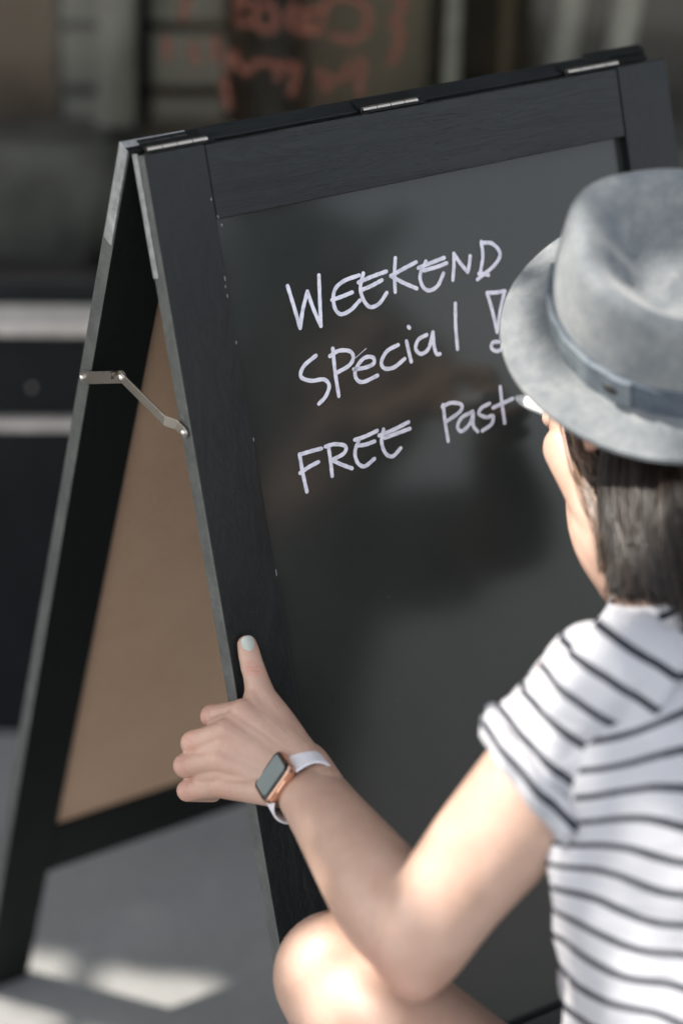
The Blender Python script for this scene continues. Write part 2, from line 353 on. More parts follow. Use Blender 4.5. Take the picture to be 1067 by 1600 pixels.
M_REFLECTION = mat('mottled_grey_reflection', (0.2, 0.2, 0.19), 0.8); _n = noise(M_REFLECTION, coords(M_REFLECTION), 6, 4); L(M_REFLECTION, ramp(M_REFLECTION, _n, [(0.35, (0.05, 0.055, 0.05)), (0.65, (0.26, 0.265, 0.25))]), B(M_REFLECTION).inputs['Base Color'])  # added plinth: its mottled grey imitates street trees reflected in the window
pn = shop_thing('reflection_plinth', 'added mottled grey plinth imitating street tree reflections above the window sill', 'plinth', 0.3, 0.30)
v, f = box_vf(-2.3, 1.2, 0.0, 0.11, 0.0, 0.62); bevel(fixn(link('reflection_body', v, f, M_REFLECTION, pn)), 0.01)
M_WALLTONE = mat('brown_grey_wall_tone', (0.30, 0.265, 0.205), 0.8); _n = noise(M_WALLTONE, coords(M_WALLTONE), 4, 3); L(M_WALLTONE, ramp(M_WALLTONE, _n, [(0.3, (0.22, 0.195, 0.15)), (0.7, (0.34, 0.30, 0.235))]), B(M_WALLTONE).inputs['Base Color'])  # added screen near the glass makes the dim back wall read brighter
sc_ = shop_thing('wall_tone_screen', 'added brown grey screen standing in for the back wall behind the red lettering', 'screen', 0.5005, 0.50)
v, f = box_vf(-0.085, 0.085, 0.0, 0.02, 0.0, 1.6); bevel(fixn(link('wall_tone_leaf', v, f, M_WALLTONE, sc_)), 0.004)

# ------------------------------------------------------------------ sandwich board
A, T, G, W, LEN, HH = 0.3307, 0.01886, 0.00662, 0.552, 1.2064, 1.14103
WS, WR, ZB = 0.0575, 0.0635, 0.925
board = empty('sandwich_board', (0.276, 0, 0))
tag(board, 'black wooden folding sandwich board with white handwriting standing open on the pavement', 'sandwich board')
BO = np.array([0.276, 0, 0])
ca, sa = math.cos(A), math.sin(A)
def FP(x, s, o):   # front leaf: x across, s down the leaf, o out from the inner face
    return (x-0.276, -G/2 - s*sa - o*ca, HH - s*ca + o*sa)
def BP(x, s, o):
    return (x-0.276, G/2 + s*sa + o*ca, HH - s*ca + o*sa)
def leaf_box(name, m, fr, x0,x1,s0,s1,o0,o1, bev=0.0012, parent=board, edge=False):
    v, f = box_vf(x0,x1,s0,s1,o0,o1, fr); o = fixn(link(name, v, f, [m, M_EDGE] if edge else m, parent))
    if edge:
        for p in o.data.polygons:
            if p.normal.x < -0.9: p.material_index = 1
    return bevel(o, bev) if bev else o
def matcopy(o, dx): return o
# front leaf
leaf_box('stile', M_STILE, FP, 0, WS, 0, LEN, 0, T, edge=True)
leaf_box('stile', M_STILE, FP, W-WS, W, 0, LEN, 0, T)
leaf_box('rail', M_RAIL, FP, WS+0.0006, W-WS-0.0006, 0.0008, WR, 0.0004, T-0.0005)
leaf_box('rail', M_RAIL, FP, WS+0.0006, W-WS-0.0006, 0.853, 0.853+WR, 0.0004, T-0.0005)
slate = leaf_box('slate', M_SLATE, FP, WS-0.006, W-WS+0.006, WR-0.006, 0.857, T-0.0135, T-0.0100, bev=0)
# back leaf
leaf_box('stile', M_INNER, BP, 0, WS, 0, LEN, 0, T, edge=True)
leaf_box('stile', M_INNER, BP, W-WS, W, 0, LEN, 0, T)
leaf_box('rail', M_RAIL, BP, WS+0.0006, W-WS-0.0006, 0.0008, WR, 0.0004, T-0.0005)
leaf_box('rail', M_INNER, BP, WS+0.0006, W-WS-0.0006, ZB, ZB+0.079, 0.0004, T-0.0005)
leaf_box('backing_board', M_HARD, BP, WS-0.006, W-WS+0.006, WR-0.006, ZB+0.006, 0.006, 0.0095, bev=0)
# corner guards: thin worn plates wrapped over the leaf corners
def guard(fr, x0, x1, s1, o0, o1, top):
    v, f = box_vf(x0-0.0014, x0-0.0002, -0.0014, s1, o0, o1, fr); o = bevel(fixn(link('corner_guard', v, f, M_GUARD, board)), 0.0006)
    if top:
        v, f = box_vf(x0-0.0013, x1, -0.0016, -0.0002, o0+0.006, o1+0.0004, fr); bevel(fixn(link('corner_guard', v, f, M_GUARD, board)), 0.0006)
guard(BP, 0, 0.060, 0.098, 0.001, T-0.004, True)
guard(FP, 0, 0.012, 0.102, 0.001, T*0.48, False)
v, f = box_vf(W-0.066, W+0.0012, -0.0022, -0.0002, 0.008, T+0.0006, BP); bevel(fixn(link('corner_guard', v, f, M_INNER, board)), 0.0006)
# hinges
def hinge(x0, x1):
    h = empty('hinge', FP((x0+x1)/2, 0, 0), 0, board)
    n = 4; c = Vector(h.location)
    for i in range(n):
        a = x0 + (x1-x0)*i/n; b = x0 + (x1-x0)*(i+1)/n - 0.0006
        v, f = tube([(a-0.276-c.x, 0.0012, 0.0022, 0.0030),(b-0.276-c.x, 0.0012, 0.0022, 0.0030)], 3, 14, caps=False); link('knuckle', v, f, M_STEEL, h, True)
    for fr, nm in ((FP, 'leaf_plate'), (BP, 'leaf_plate')):
        v, f = box_vf(x0, x1, -0.0016, -0.0003, 0.0, 0.013, fr); v = [tuple(np.array(p)-np.array(c)) for p in v]; fixn(link(nm, v, f, M_INNER, h))
hinge(0.0129, 0.0709); hinge(0.2265, 0.2845); hinge(0.4509, 0.5099)
# folding stay on the left side
P0, P1, P2 = [np.array(p) for p in ((-0.002, 0.0926, 0.9045), (-0.005, 0.0084, 0.9388), (-0.002, -0.0891, 0.9253))]
stay = empty('folding_stay', tuple(P1-BO), 0, board)
def strap_vf(a, b, h, x0, th, jog, lip=0.0):
    """flat metal link in the y-z plane from a to b; jog: offset of end b towards the leaf; rounded ends"""
    a = a[1:]; b = b[1:]; d = unit(b-a); n = np.array([-d[1], d[0]]); Ln = np.linalg.norm(b-a)
    def lk(t): return x0 if t < Ln-0.022 else x0 + jog*min(1.0, (t-(Ln-0.022))/0.009)
    st = [-h/2, -h/2*0.7, 0, 0.004] + list(np.linspace(0.008, Ln-0.0225, 5)) + [Ln-0.0175, Ln-0.013, Ln-0.006, Ln, Ln+h*0.35, Ln+h/2]
    V = []; F = []
    for t in st:
        e = t if t < 0 else (t-Ln if t > Ln else 0); hw = math.sqrt(max((h/2)**2 - e*e, (h/8)**2))
        for w, off in ((-hw, 0), (hw, 0), (hw, -th), (-hw, -th)):
            p = a + d*t + n*w; V.append((lk(t)+off, p[0], p[1]))
    for i in range(len(st)-1):
        for k in range(4): F.append((4*i+k, 4*i+(k+1)%4, 4*i+4+(k+1)%4, 4*i+4+k))
    F.append((0,3,2,1)); k = 4*(len(st)-1); F.append((k,k+1,k+2,k+3))
    return [tuple(np.array(p)-P1) for p in V], F
v, f = strap_vf(P1, P0, 0.0112, -0.0062, 0.0012, 0.0042); bevel(fixn(link('link_arm', v, f, M_STEEL, stay)), 0.0003)
v, f = strap_vf(P1, P2, 0.0098, -0.0080, 0.0012, 0.0060); bevel(fixn(link('link_arm', v, f, M_STEEL, stay)), 0.0003)
for p, xx, r in ((P0, -0.0040, 0.0030), (P2, -0.0038, 0.0030), (P1, -0.0096, 0.0036)):
    v, f = ellip((xx, p[1], p[2]), (0.0018, r, r)); link('rivet', [tuple(np.array(q)-P1) for q in v], f, M_RIVET, stay, True)
d1 = unit(P2[1:]-P1[1:]); tp = P1[1:] - d1*0.009 + np.array([d1[1], -d1[0]])*(-0.002)
v, f = box_vf(-0.0145, -0.0078, -0.0012, 0.0012, -0.003, 0.003); v = [(x, tp[0]+y, tp[1]+z) for x, y, z in v]; fixn(link('stop_tab', [tuple(np.array(q)-P1) for q in v], f, M_STEEL, stay))

# handwriting
WORDS = [
 ('WEEKEND', [[(0.1195, 0.1314), (0.1224, 0.1497), (0.1251, 0.169)], [(0.1251, 0.169), (0.1309, 0.1534), (0.1379, 0.1398)], [(0.1379, 0.1398), (0.1411, 0.1555), (0.1457, 0.1715)], [(0.1457, 0.1715), (0.1486, 0.1506), (0.1518, 0.1282)], [(0.1918, 0.1358), (0.1752, 0.1379), (0.1646, 0.1443), (0.1621, 0.1575), (0.1671, 0.1653), (0.1778, 0.1638), (0.1885, 0.1574)], [(0.1607, 0.1515), (0.1703, 0.1507), (0.1821, 0.149)], [(0.1899, 0.1418), (0.2049, 0.1394), (0.2199, 0.1378)], [(0.1927, 0.1487), (0.2035, 0.147), (0.2141, 0.1443)], [(0.1962, 0.135), (0.1911, 0.1463), (0.1921, 0.1571), (0.1977, 0.165), (0.2075, 0.1639), (0.217, 0.1562)], [(0.2311, 0.128), (0.2276, 0.1426), (0.2257, 0.1572)], [(0.252, 0.1355), (0.238, 0.1388), (0.2236, 0.1425)], [(0.2236, 0.1425), (0.2358, 0.151), (0.2484, 0.1584)], [(0.2531, 0.141), (0.2663, 0.1392), (0.2818, 0.1372)], [(0.2589, 0.1443), (0.2733, 0.1436), (0.2837, 0.1423)], [(0.2621, 0.1369), (0.2539, 0.1476), (0.2551, 0.1582), (0.2615, 0.1627), (0.2708, 0.1601), (0.2786, 0.1506)], [(0.2925, 0.1355), (0.2907, 0.146), (0.2874, 0.1583)], [(0.2925, 0.1355), (0.2979, 0.1452), (0.3044, 0.1544)], [(0.3044, 0.1544), (0.3072, 0.148), (0.3095, 0.1408)], [(0.3236, 0.1304), (0.3229, 0.1433), (0.3176, 0.158)], [(0.3234, 0.1315), (0.3351, 0.1343), (0.3419, 0.1447), (0.3335, 0.154), (0.3136, 0.1627)], [(0.316, 0.1581), (0.3206, 0.159), (0.3261, 0.1612)]]),
 ('Special', [[(0.1362, 0.1955), (0.1228, 0.2018), (0.1181, 0.2101), (0.1273, 0.2158), (0.1401, 0.2173), (0.1445, 0.2238), (0.1393, 0.2322), (0.1314, 0.2371)], [(0.154, 0.1929), (0.1526, 0.2127), (0.1524, 0.2348)], [(0.1499, 0.1988), (0.1594, 0.1961), (0.1701, 0.1985), (0.1731, 0.2043), (0.1679, 0.2106), (0.1542, 0.2144)], [(0.1716, 0.215), (0.1832, 0.216), (0.1926, 0.2143), (0.1926, 0.2088), (0.1835, 0.2077), (0.1738, 0.2151), (0.1724, 0.2229), (0.1785, 0.2279), (0.1946, 0.2255)], [(0.2206, 0.2034), (0.2083, 0.2064), (0.2008, 0.2143), (0.2026, 0.2207), (0.2126, 0.222), (0.2251, 0.2168)], [(0.2296, 0.202), (0.2304, 0.2119), (0.2313, 0.2207)], [(0.2339, 0.1899), (0.2347, 0.191)], [(0.2515, 0.2007), (0.2423, 0.2031), (0.2379, 0.2102), (0.2425, 0.2161), (0.2514, 0.213), (0.2584, 0.1999)], [(0.2584, 0.1999), (0.2575, 0.211), (0.2586, 0.2191), (0.2623, 0.2203)], [(0.2865, 0.1794), (0.2833, 0.1988), (0.2816, 0.2199)]]),
 ('exclamation', [[(0.3223, 0.1766), (0.3251, 0.194), (0.327, 0.2134)], [(0.327, 0.2134), (0.3334, 0.1957), (0.3412, 0.1792)], [(0.3223, 0.1766), (0.3316, 0.1782), (0.3418, 0.1788)], [(0.3275, 0.2227), (0.3207, 0.2218), (0.3183, 0.2262), (0.3227, 0.2302), (0.329, 0.2297), (0.3313, 0.2257)]]),
 ('FREE', [[(0.1045, 0.2757), (0.1045, 0.2915), (0.1056, 0.3093)], [(0.1044, 0.2761), (0.1148, 0.2757), (0.1269, 0.2757)], [(0.102, 0.2918), (0.1111, 0.2888), (0.1217, 0.2865)], [(0.134, 0.2752), (0.1339, 0.2876), (0.133, 0.3018)], [(0.131, 0.275), (0.1409, 0.2751), (0.1509, 0.2791), (0.1483, 0.285), (0.1353, 0.288)], [(0.1353, 0.288), (0.1437, 0.2938), (0.1539, 0.2998)], [(0.1613, 0.2759), (0.1723, 0.2753), (0.1854, 0.2731)], [(0.1621, 0.2812), (0.171, 0.2824), (0.1812, 0.2817)], [(0.1662, 0.2757), (0.1597, 0.2861), (0.1604, 0.296), (0.167, 0.301), (0.178, 0.2968)], [(0.1866, 0.2777), (0.2014, 0.2761), (0.2188, 0.2728)], [(0.1921, 0.2811), (0.2045, 0.28), (0.2192, 0.2788)], [(0.192, 0.2733), (0.188, 0.2839), (0.1903, 0.2947), (0.1972, 0.2989), (0.2067, 0.2936)]]),
 ('Past', [[(0.2578, 0.2657), (0.2572, 0.2809), (0.2573, 0.299)], [(0.2567, 0.2672), (0.2665, 0.2658), (0.2769, 0.2696), (0.2745, 0.2755), (0.2584, 0.2812)], [(0.2881, 0.2785), (0.2753, 0.2814), (0.2695, 0.2885), (0.2734, 0.2934), (0.2831, 0.2885), (0.2883, 0.2801)], [(0.2883, 0.2801), (0.2864, 0.2908), (0.2901, 0.2974)], [(0.3074, 0.2754), (0.2982, 0.2772), (0.2944, 0.2821), (0.3018, 0.2869), (0.3091, 0.2872), (0.3062, 0.2941), (0.2953, 0.2979)], [(0.3215, 0.2629), (0.3207, 0.2795), (0.3207, 0.2962)], [(0.3104, 0.2799), (0.3209, 0.2784), (0.3332, 0.2764)]]),
]
for wname, strokes in WORDS:
    v, f = ribbon2(strokes, 0.0036, lambda a, b, c: FP(a, b, T-0.0100+c)); o = link('handwriting', v, f, M_CHALK, slate)
SCR = [[(0.1751, 0.2057), (0.1875, 0.1998)]]
v, f = ribbon2(SCR, 0.0006, lambda a, b, c: FP(a, b, T-0.0100+c)); link('scratch', v, f, M_CHALK, slate)
CH = [[(0.0552, 0.0446), (0.0548, 0.0467)], [(0.0606, 0.0676), (0.0609, 0.0692)], [(0.0554, 0.1109), (0.0554, 0.1141)], [(0.055, 0.126), (0.0549, 0.1282)], [(0.0546, 0.1183), (0.0546, 0.12)], [(0.0561, 0.1661), (0.0559, 0.1682)], [(0.0571, 0.2498), (0.0569, 0.2525)], [(0.0575, 0.3659), (0.0572, 0.371)], [(0.0584, 0.0602), (0.0586, 0.0618)]]
M_CHIP = mat('bare_wood_chip', (0.42, 0.43, 0.43), 0.7)
for s_ in CH:
    v, f = ribbon2([s_], 0.0005, lambda a, b, c: FP(a, b, T+c)); link('paint_chip', v, f, M_CHIP, board)

# ------------------------------------------------------------------ the person
M_SKIN = mat('skin', (0.56, 0.36, 0.28), 0.42)
_b = B(M_SKIN); _b.inputs['Subsurface Weight'].default_value = 0.12; _b.inputs['Subsurface Radius'].default_value = (1.0, 0.35, 0.2); _b.inputs['Subsurface Scale'].default_value = 0.006
_v = coords(M_SKIN); _n = noise(M_SKIN, _v, 22, 5, 0.6); _f = noise(M_SKIN, _v, 900, 3, 0.6); _vo = N(M_SKIN, 'ShaderNodeTexVoronoi'); _vo.inputs['Scale'].default_value = 520; L(M_SKIN, _v, _vo.inputs['Vector'])
_at = N(M_SKIN, 'ShaderNodeAttribute'); _at.attribute_name = 'sv'
_c = ramp(M_SKIN, _n, [(0.3, (0.435, 0.272, 0.200)), (0.7, (0.545, 0.362, 0.280))])
_c = mix(M_SKIN, math_(M_SKIN, 'MULTIPLY', _at.outputs['Fac'], 0.75), _c, (0.50, 0.22, 0.165))
L(M_SKIN, _c, B(M_SKIN).inputs['Base Color']); L(M_SKIN, math_(M_SKIN, 'MULTIPLY_ADD', _n, 0.2, 0.33), B(M_SKIN).inputs['Roughness'])
bump(M_SKIN, math_(M_SKIN, 'MULTIPLY_ADD', _f, 0.5, math_(M_SKIN, 'MULTIPLY', _vo.outputs['Distance'], 0.6)), 0.0006, 0.5)

PO = np.array((0.15, -0.60, 0.0))
person = empty('person', tuple(PO))
tag(person, 'person in grey hat and striped shirt crouching to write on the black board', 'person')
def plink(name, v, f, m, parent=None, smooth=True, at=None, org=PO):
    o = link(name, [np.asarray(p, float) - org for p in v], f, m, parent or person, smooth, at); return o

LSH, LEL, LWR = map(np.array, ((0.1132, -0.4979, 0.8599), (-0.0239, -0.4794, 0.6566), (0.0102, -0.2584, 0.6727)))
RSH = np.array((0.3732, -0.461, 0.8072)); REL = np.array((0.4454, -0.3372, 0.7786)); 
PELV = np.array((0.150,-0.69,0.43)); WST = np.array((0.1719, -0.6311, 0.6029)); MID = np.array((0.1971, -0.5576, 0.7465)); CHE = np.array((0.215,-0.500,0.80)); NCK = np.array((0.236,-0.452,0.885))
LHIP = np.array((0.0353, -0.6282, 0.4402)); LKN = np.array((-0.0171, -0.3712, 0.5443)); LAN = np.array((0.02,-0.55,0.15)); LBA = np.array((-0.005,-0.45,0.035))
RHIP = LHIP + np.array((0.17,0.0,-0.03)); RKN = np.array((0.15,-0.44,0.058)); RAN = np.array((0.19,-0.80,0.075)); RBA = np.array((0.19,-0.86,0.035))

# ---- hat/head frame, world axes: up n, front f, left l
def camdir(r, u, t): return unit(np.array((0.836745, -0.547094, 0.023363))*r - np.array((-0.236201, -0.399088, -0.885967))*u - np.array((0.494031, 0.735811, -0.463159))*t)   # right, up, towards the viewer
HN = camdir(-0.12, 0.585, 0.80); _f0 = camdir(-0.74, 0.48, -0.47); HF = unit(_f0 - HN*np.dot(_f0, HN)); HL = np.cross(HN, HF)
HATC = np.array((0.3055, -0.3445, 1.0495)); HC = HATC - HN*0.060 + HF*0.018 + HL*0.020
def hd(f, l, n): return HC + HF*f + HL*l + HN*n
HA = np.array([HF, HL, HN])

# ---- coarse body: torso, arms, legs, neck
def P4(p, a, b=None): return [*p, a, b if b else a]
parts = []
X = np.array((1.0, 0.05, -0.05))
parts.append(tube([P4(PELV-np.array((0,0.02,0.10)), .12,.10), P4(PELV, .165,.13), P4(WST, .125,.092), P4(MID, .135,.095), P4(CHE, .15,.092), P4(NCK-np.array((0,.02,.045)), .10,.06), P4(NCK, .055,.052)], 30, 28, side=X))
parts.append(tube([P4(NCK-np.array((0,.01,.05)), .054), P4(NCK, .051), P4(NCK*0.4+HC*0.6, .047), P4(HC-HN*0.02, .055)], 14, 20))
E1 = LEL + unit(LEL-LSH)*0.006
SH2 = LSH + (np.array((0.836745, -0.547094, 0.023363))*30 - np.array((-0.236201, -0.399088, -0.885967))*(-16))/2080.0
parts.append(tube([P4(CHE+np.array((-.04,.0,-.02)), .04), P4(SH2+np.array((.012,0,-.006)), .034), P4(SH2*.85+LEL*.15, .043), P4(SH2*.6+LEL*.4, .0485), P4(LSH*.25+LEL*.75, .043), P4(LEL, .038)], 22, 22))
fa = LWR-LEL
parts.append(tube([P4(LEL, .036), P4(LEL+fa*.22, .0425), P4(LEL+fa*.45, .039), P4(LEL+fa*.72, .0335,.0290), P4(LEL+fa*.9, .0310,.0230)], 22, 22, side=np.cross(fa, (0,0,1))))
parts.append(ellip(LEL + unit(unit(LEL-LSH)+unit(LEL-LWR))*0.022, 0.0225))
RWR = np.array((0.3845, -0.228, 0.8655))
parts.append(tube([P4(CHE+np.array((.07,.0,.02)), .05), P4(RSH, .053), P4(RSH*.5+REL*.5, .047), P4(REL, .038)], 18, 20))
fr_ = RWR-REL
parts.append(tube([P4(REL, .036), P4(REL+fr_*.25, .041), P4(REL+fr_*.6, .034), P4(RWR, .027,.022)], 18, 20))
for hip, kn, an, ba in ((LHIP, LKN, LAN, LBA), (RHIP, RKN, RAN, RBA)):
    parts.append(tube([P4(hip, .090), P4(hip*.6+kn*.4, .084), P4(hip*.25+kn*.75, .068), P4(kn, .056)], 20, 24))
    parts.append(ellip(kn + np.array((-0.004,0.006,0.006)), (.053,.052,.055))); parts.append(ellip(kn + unit(kn-(hip+an)/2)*.030, (.030,.026,.032)))
    calf = kn*.66+an*.34 + unit(np.cross(np.cross(hip-kn, an-kn), an-kn))*(-0.0)
    parts.append(tube([P4(kn, .053), P4(calf, .052), P4(kn*.25+an*.75, .036), P4(an, .033)], 18, 22))
    fd = unit(ba-an)
    parts.append(tube([P4(an+np.array((0,-.015,-.02)), .030), P4(an*.5+ba*.5, .033,.03), P4(ba, .038,.022), P4(ba+unit(np.array((0.01,ba[1]-an[1],0)))*.05+np.array((0,0,-.012)), .030,.014)], 14, 18, side=(1,0,0)))
bodyV, bodyF = remesh(parts, 0.0045, 14)

AC0 = np.array
# ---- head, finer: skull, jaw, cheeks, brow, nose, lips, ears
hp = []
hp.append(ellip(hd(-.012,0,.035), (.088,.069,.070), HA)); hp.append(ellip(hd(.030,0,-.010), (.062,.062,.075), HA))
hp.append(tube([P4(hd(.012,.055,-.035), .020), P4(hd(.050,.036,-.080), .020), P4(hd(.080,.008,-.098), .018), P4(hd(.080,-.008,-.098), .018), P4(hd(.050,-.036,-.080), .020), P4(hd(.012,-.055,-.035), .020)], 24, 14))
hp.append(ellip(hd(.045,0,-.055), (.042,.045,.050), HA))
for s in (1,-1):
    hp.append(ellip(hd(.052,.038*s,-.022), (.023,.022,.022), HA)); hp.append(ellip(hd(.034,.045*s,-.056), (.024,.020,.030), HA)); hp.append(ellip(hd(.018,.052*s,-.060), (.030,.024,.036), HA))
    hp.append(ellip(hd(.068,.030*s,.026), (.016,.022,.010), HA))
    hp.append(tube([P4(hd(.008,.071*s,-.026), .006), P4(hd(-.004,.078*s,-.002), .007), P4(hd(-.014,.083*s,.018), .006), P4(hd(-.004,.080*s,.030), .005), P4(hd(.008,.075*s,.020), .004)], 16, 10))
    hp.append(ellip(hd(.000,.073*s,.004), (.012,.006,.020), HA)); hp.append(ellip(hd(.072,.030*s,.015), (.0105,.016,.0070), HA)); hp.append(ellip(hd(.071,.030*s,-.006), (.0100,.015,.0062), HA))
hp.append(ellip(hd(.082,0,-.094), (.014,.018,.014), HA))
hp.append(tube([P4(hd(.086,0,.018), .008), P4(hd(.098,0,-.004), .0095), P4(hd(.108,0,-.022), .0115)], 10, 12))
for s in (1,-1): hp.append(ellip(hd(.096,.011*s,-.027), (.010,.008,.007), HA))
hp.append(tube([P4(hd(.078,.022,-.055), .004), P4(hd(.092,.009,-.051), .0065), P4(hd(.094,0,-.052), .006), P4(hd(.092,-.009,-.051), .0065), P4(hd(.078,-.022,-.055), .004)], 16, 10))
hp.append(tube([P4(hd(.078,.019,-.062), .004), P4(hd(.091,0,-.064), .008), P4(hd(.078,-.019,-.062), .004)], 12, 10))
hp.append(tube([P4(hd(-.02,0,-.05), .055), P4(hd(-.03,0,-.09)*.6+(NCK+np.array((0,0,.03)))*.4, .05)], 8, 18))
hp.append(tube([P4(AC0((0.2525, -0.2829, 0.9291)), .022), P4(AC0((0.2473, -0.316, 0.914)), .023), P4(AC0((0.241, -0.3471, 0.9011)), .024), P4(AC0((0.2349, -0.3953, 0.8829)), .026)], 16, 18))
hp.append(tube([P4(hd(.015,.020,-.070), .044), P4(AC0((0.2592, -0.3422, 0.8852)), .040), P4(AC0((0.2449, -0.4002, 0.8748)), .044)], 14, 18))
headV, headF = remesh(hp, 0.0024, 9)

# ---- left hand (in focus): chains of joints, palm web, creases
def AC(r): return np.array(r)
MC = [AC((-0.0112, -0.2004, 0.7119)), AC((-0.028, -0.2044, 0.7006)), AC((-0.0375, -0.211, 0.68)), AC((-0.0382, -0.2164, 0.6576))]
PI = [AC((-0.025, -0.1729, 0.6977)), AC((-0.0482, -0.1804, 0.6825)), AC((-0.059, -0.1859, 0.6667)), AC((-0.0605, -0.1926, 0.6458))]
DI = [AC((-0.0133, -0.1594, 0.6819)), AC((-0.0325, -0.164, 0.6648)), AC((-0.0416, -0.1707, 0.6488)), AC((-0.0464, -0.1811, 0.6315))]
TI = [AC((0.0018, -0.1556, 0.6716)), AC((-0.0108, -0.1574, 0.6511)), AC((-0.0179, -0.1651, 0.6355)), AC((-0.0272, -0.1787, 0.6213))]
RAD = [(.0116,.0102,.0086,.0072), (.0118,.0106,.0088,.0074), (.0114,.0103,.0086,.0072), (.0106,.0095,.0078,.0064)]
WRC = LWR
hpz = []
VIEW = camdir(0,0,1)
wr4 = [LWR + (np.array((0.836745, -0.547094, 0.023363))*a - np.array((-0.236201, -0.399088, -0.885967))*b)/1868.0 for a, b in ((6,26),(-8,10),(-20,-8),(-26,-22))]
for i in range(4):
    hpz.append(tube([P4(wr4[i], .0150), P4(wr4[i]*.5+MC[i]*.5, .0135), P4(MC[i], .0122)], 12, 16))
    r = RAD[i]
    hpz.append(tube([P4(MC[i], .0112), P4(MC[i]*.45+PI[i]*.55, r[0]*0.89), P4(PI[i], r[1]*1.04)], 12, 16))
    hpz.append(tube([P4(PI[i], r[1]*1.02), P4(DI[i], r[2])], 8, 16)); hpz.append(tube([P4(DI[i], r[2]), P4(TI[i], r[3])], 8, 16))
    hpz.append(ellip(MC[i] + VIEW*0.0010, .0110))
for i in range(3):   # web between the metacarpals
    a = wr4[i]*.5+wr4[i+1]*.5; b = MC[i]*.5+MC[i+1]*.5
    hpz.append(tube([P4(a, .0150), P4(a*.5+b*.5-VIEW*.0002, .0134), P4(b*.94+a*.06-VIEW*.0008, .0115)], 10, 14))
for i in range(3):   # skin between the finger roots
    a = MC[i]*.5+MC[i+1]*.5; b = PI[i]*.5+PI[i+1]*.5
    hpz.append(tube([P4(a-VIEW*.0012, .0112), P4(a*.45+b*.55-VIEW*.0022, .0092)], 8, 14))
TH = [AC((0.0147, -0.2327, 0.6924)), AC((0.0101, -0.1976, 0.7175)), AC((0.0123, -0.176, 0.7378)), AC((0.0139, -0.1648, 0.7531))]
hpz.append(tube([P4(TH[0], .0165), P4(TH[0]*.5+TH[1]*.5, .0150), P4(TH[1], .0122)], 12, 18))
hpz.append(tube([P4(TH[1], .0120), P4(TH[1]*.5+TH[2]*.5, .0106), P4(TH[2], .0102)], 14, 18))
hpz.append(tube([P4(TH[2], .0099), P4(TH[2]*.45+TH[3]*.55, .0095,.0088), P4(TH[3]*1.02-TH[2]*.02, .0084,.0072)], 14, 18, side=np.cross(TH[3]-TH[2], VIEW)))
for q_ in (.25, .5, .75):
    s0_ = TH[0]*(1-q_)+(wr4[0])*q_; s1_ = TH[1]*(1-q_)+MC[0]*q_
    hpz.append(tube([P4(s0_, .0160), P4(s0_*.5+s1_*.5, .0148), P4(s1_*.9+s0_*.1-VIEW*.001, .0122)], 10, 16))
hpz.append(tube([P4(LWR+unit(fa)*(-0.03), .0290,.0205), P4(LWR, .0295,.0200), P4(LWR+unit(fa)*.012, .0285,.0190)], 10, 22, side=np.cross(fa, VIEW)))
hpz.append(ellip(AC((0.0165, -0.2367, 0.6966)), .0108)); hpz.append(tube([P4(AC((0.0107, -0.1808, 0.7307)), .0088), P4(AC((0.0081, -0.1904, 0.7213)), .0105), P4(AC((0.0003, -0.2002, 0.7125)), .0125)], 10, 14))
handV, handF = remesh(hpz, 0.00115, 6)
nrm = vnormals(handV, handF)
redness = np.zeros(len(handV))
def seg_d(V, a, b):
    ab = b-a; t = np.clip(((V-a)@ab)/(ab@ab), 0, 1); return np.linalg.norm(V-(a+t[:,None]*ab), axis=1), t
def groove(pts, depth, width, red=0.0):
    """press a crease into the skin along a 3-D polyline lying near the surface"""
    global handV
    best = np.full(len(handV), 9.0)
    for a, b in zip(pts[:-1], pts[1:]): best = np.minimum(best, seg_d(handV, np.array(a), np.array(b))[0])
    k = np.exp(-(best/width)**2); handV = handV - nrm*(depth*k)[:,None]
    if red: redness[:] = np.maximum(redness, red*np.exp(-(best/(width*2.5))**2))
def ridge(pts, h, width): groove(pts, -h, width)
def surf(px):   # a point list on the hand's outer side (already world)
    return [np.array(p) for p in px]
for px in [[(0.0037, -0.1796, 0.7446), (0.009, -0.1833, 0.7465), (0.0141, -0.1875, 0.7452)], [(0.0026, -0.1805, 0.7419), (0.0081, -0.1849, 0.7431), (0.0139, -0.1889, 0.7428)], [(0.0032, -0.1826, 0.7393), (0.0078, -0.1864, 0.7402), (0.0128, -0.1897, 0.7404)], [(0.0036, -0.1841, 0.7372), (0.0102, -0.1898, 0.7375)]]: groove(surf(px), .0009, .0010, .9)
for px in [[(-0.004, -0.1946, 0.7287), (0.0014, -0.2003, 0.7319), (0.0074, -0.2048, 0.7311)], [(-0.0052, -0.2029, 0.7272), (0.0006, -0.2099, 0.7265), (0.0073, -0.2174, 0.724), (0.0104, -0.2196, 0.7216)]]: groove(surf(px), .0008, .0010, .5)
for px in [[(-0.039, -0.2177, 0.7021), (-0.0347, -0.225, 0.7016), (-0.0309, -0.231, 0.7005)], [(-0.0413, -0.232, 0.6856), (-0.0362, -0.238, 0.6859), (-0.0309, -0.2415, 0.6881)]]: groove(surf(px), .0022, .0040)
for px in [[(-0.0378, -0.2137, 0.7077), (-0.028, -0.2335, 0.706), (-0.0174, -0.2518, 0.7013)], [(-0.0457, -0.2216, 0.6888), (-0.0318, -0.2399, 0.6919), (-0.0199, -0.256, 0.6919)], [(-0.0454, -0.2265, 0.6685), (-0.0305, -0.243, 0.6754), (-0.0216, -0.2539, 0.6805)]]: ridge(surf(px), .0021, .0028)
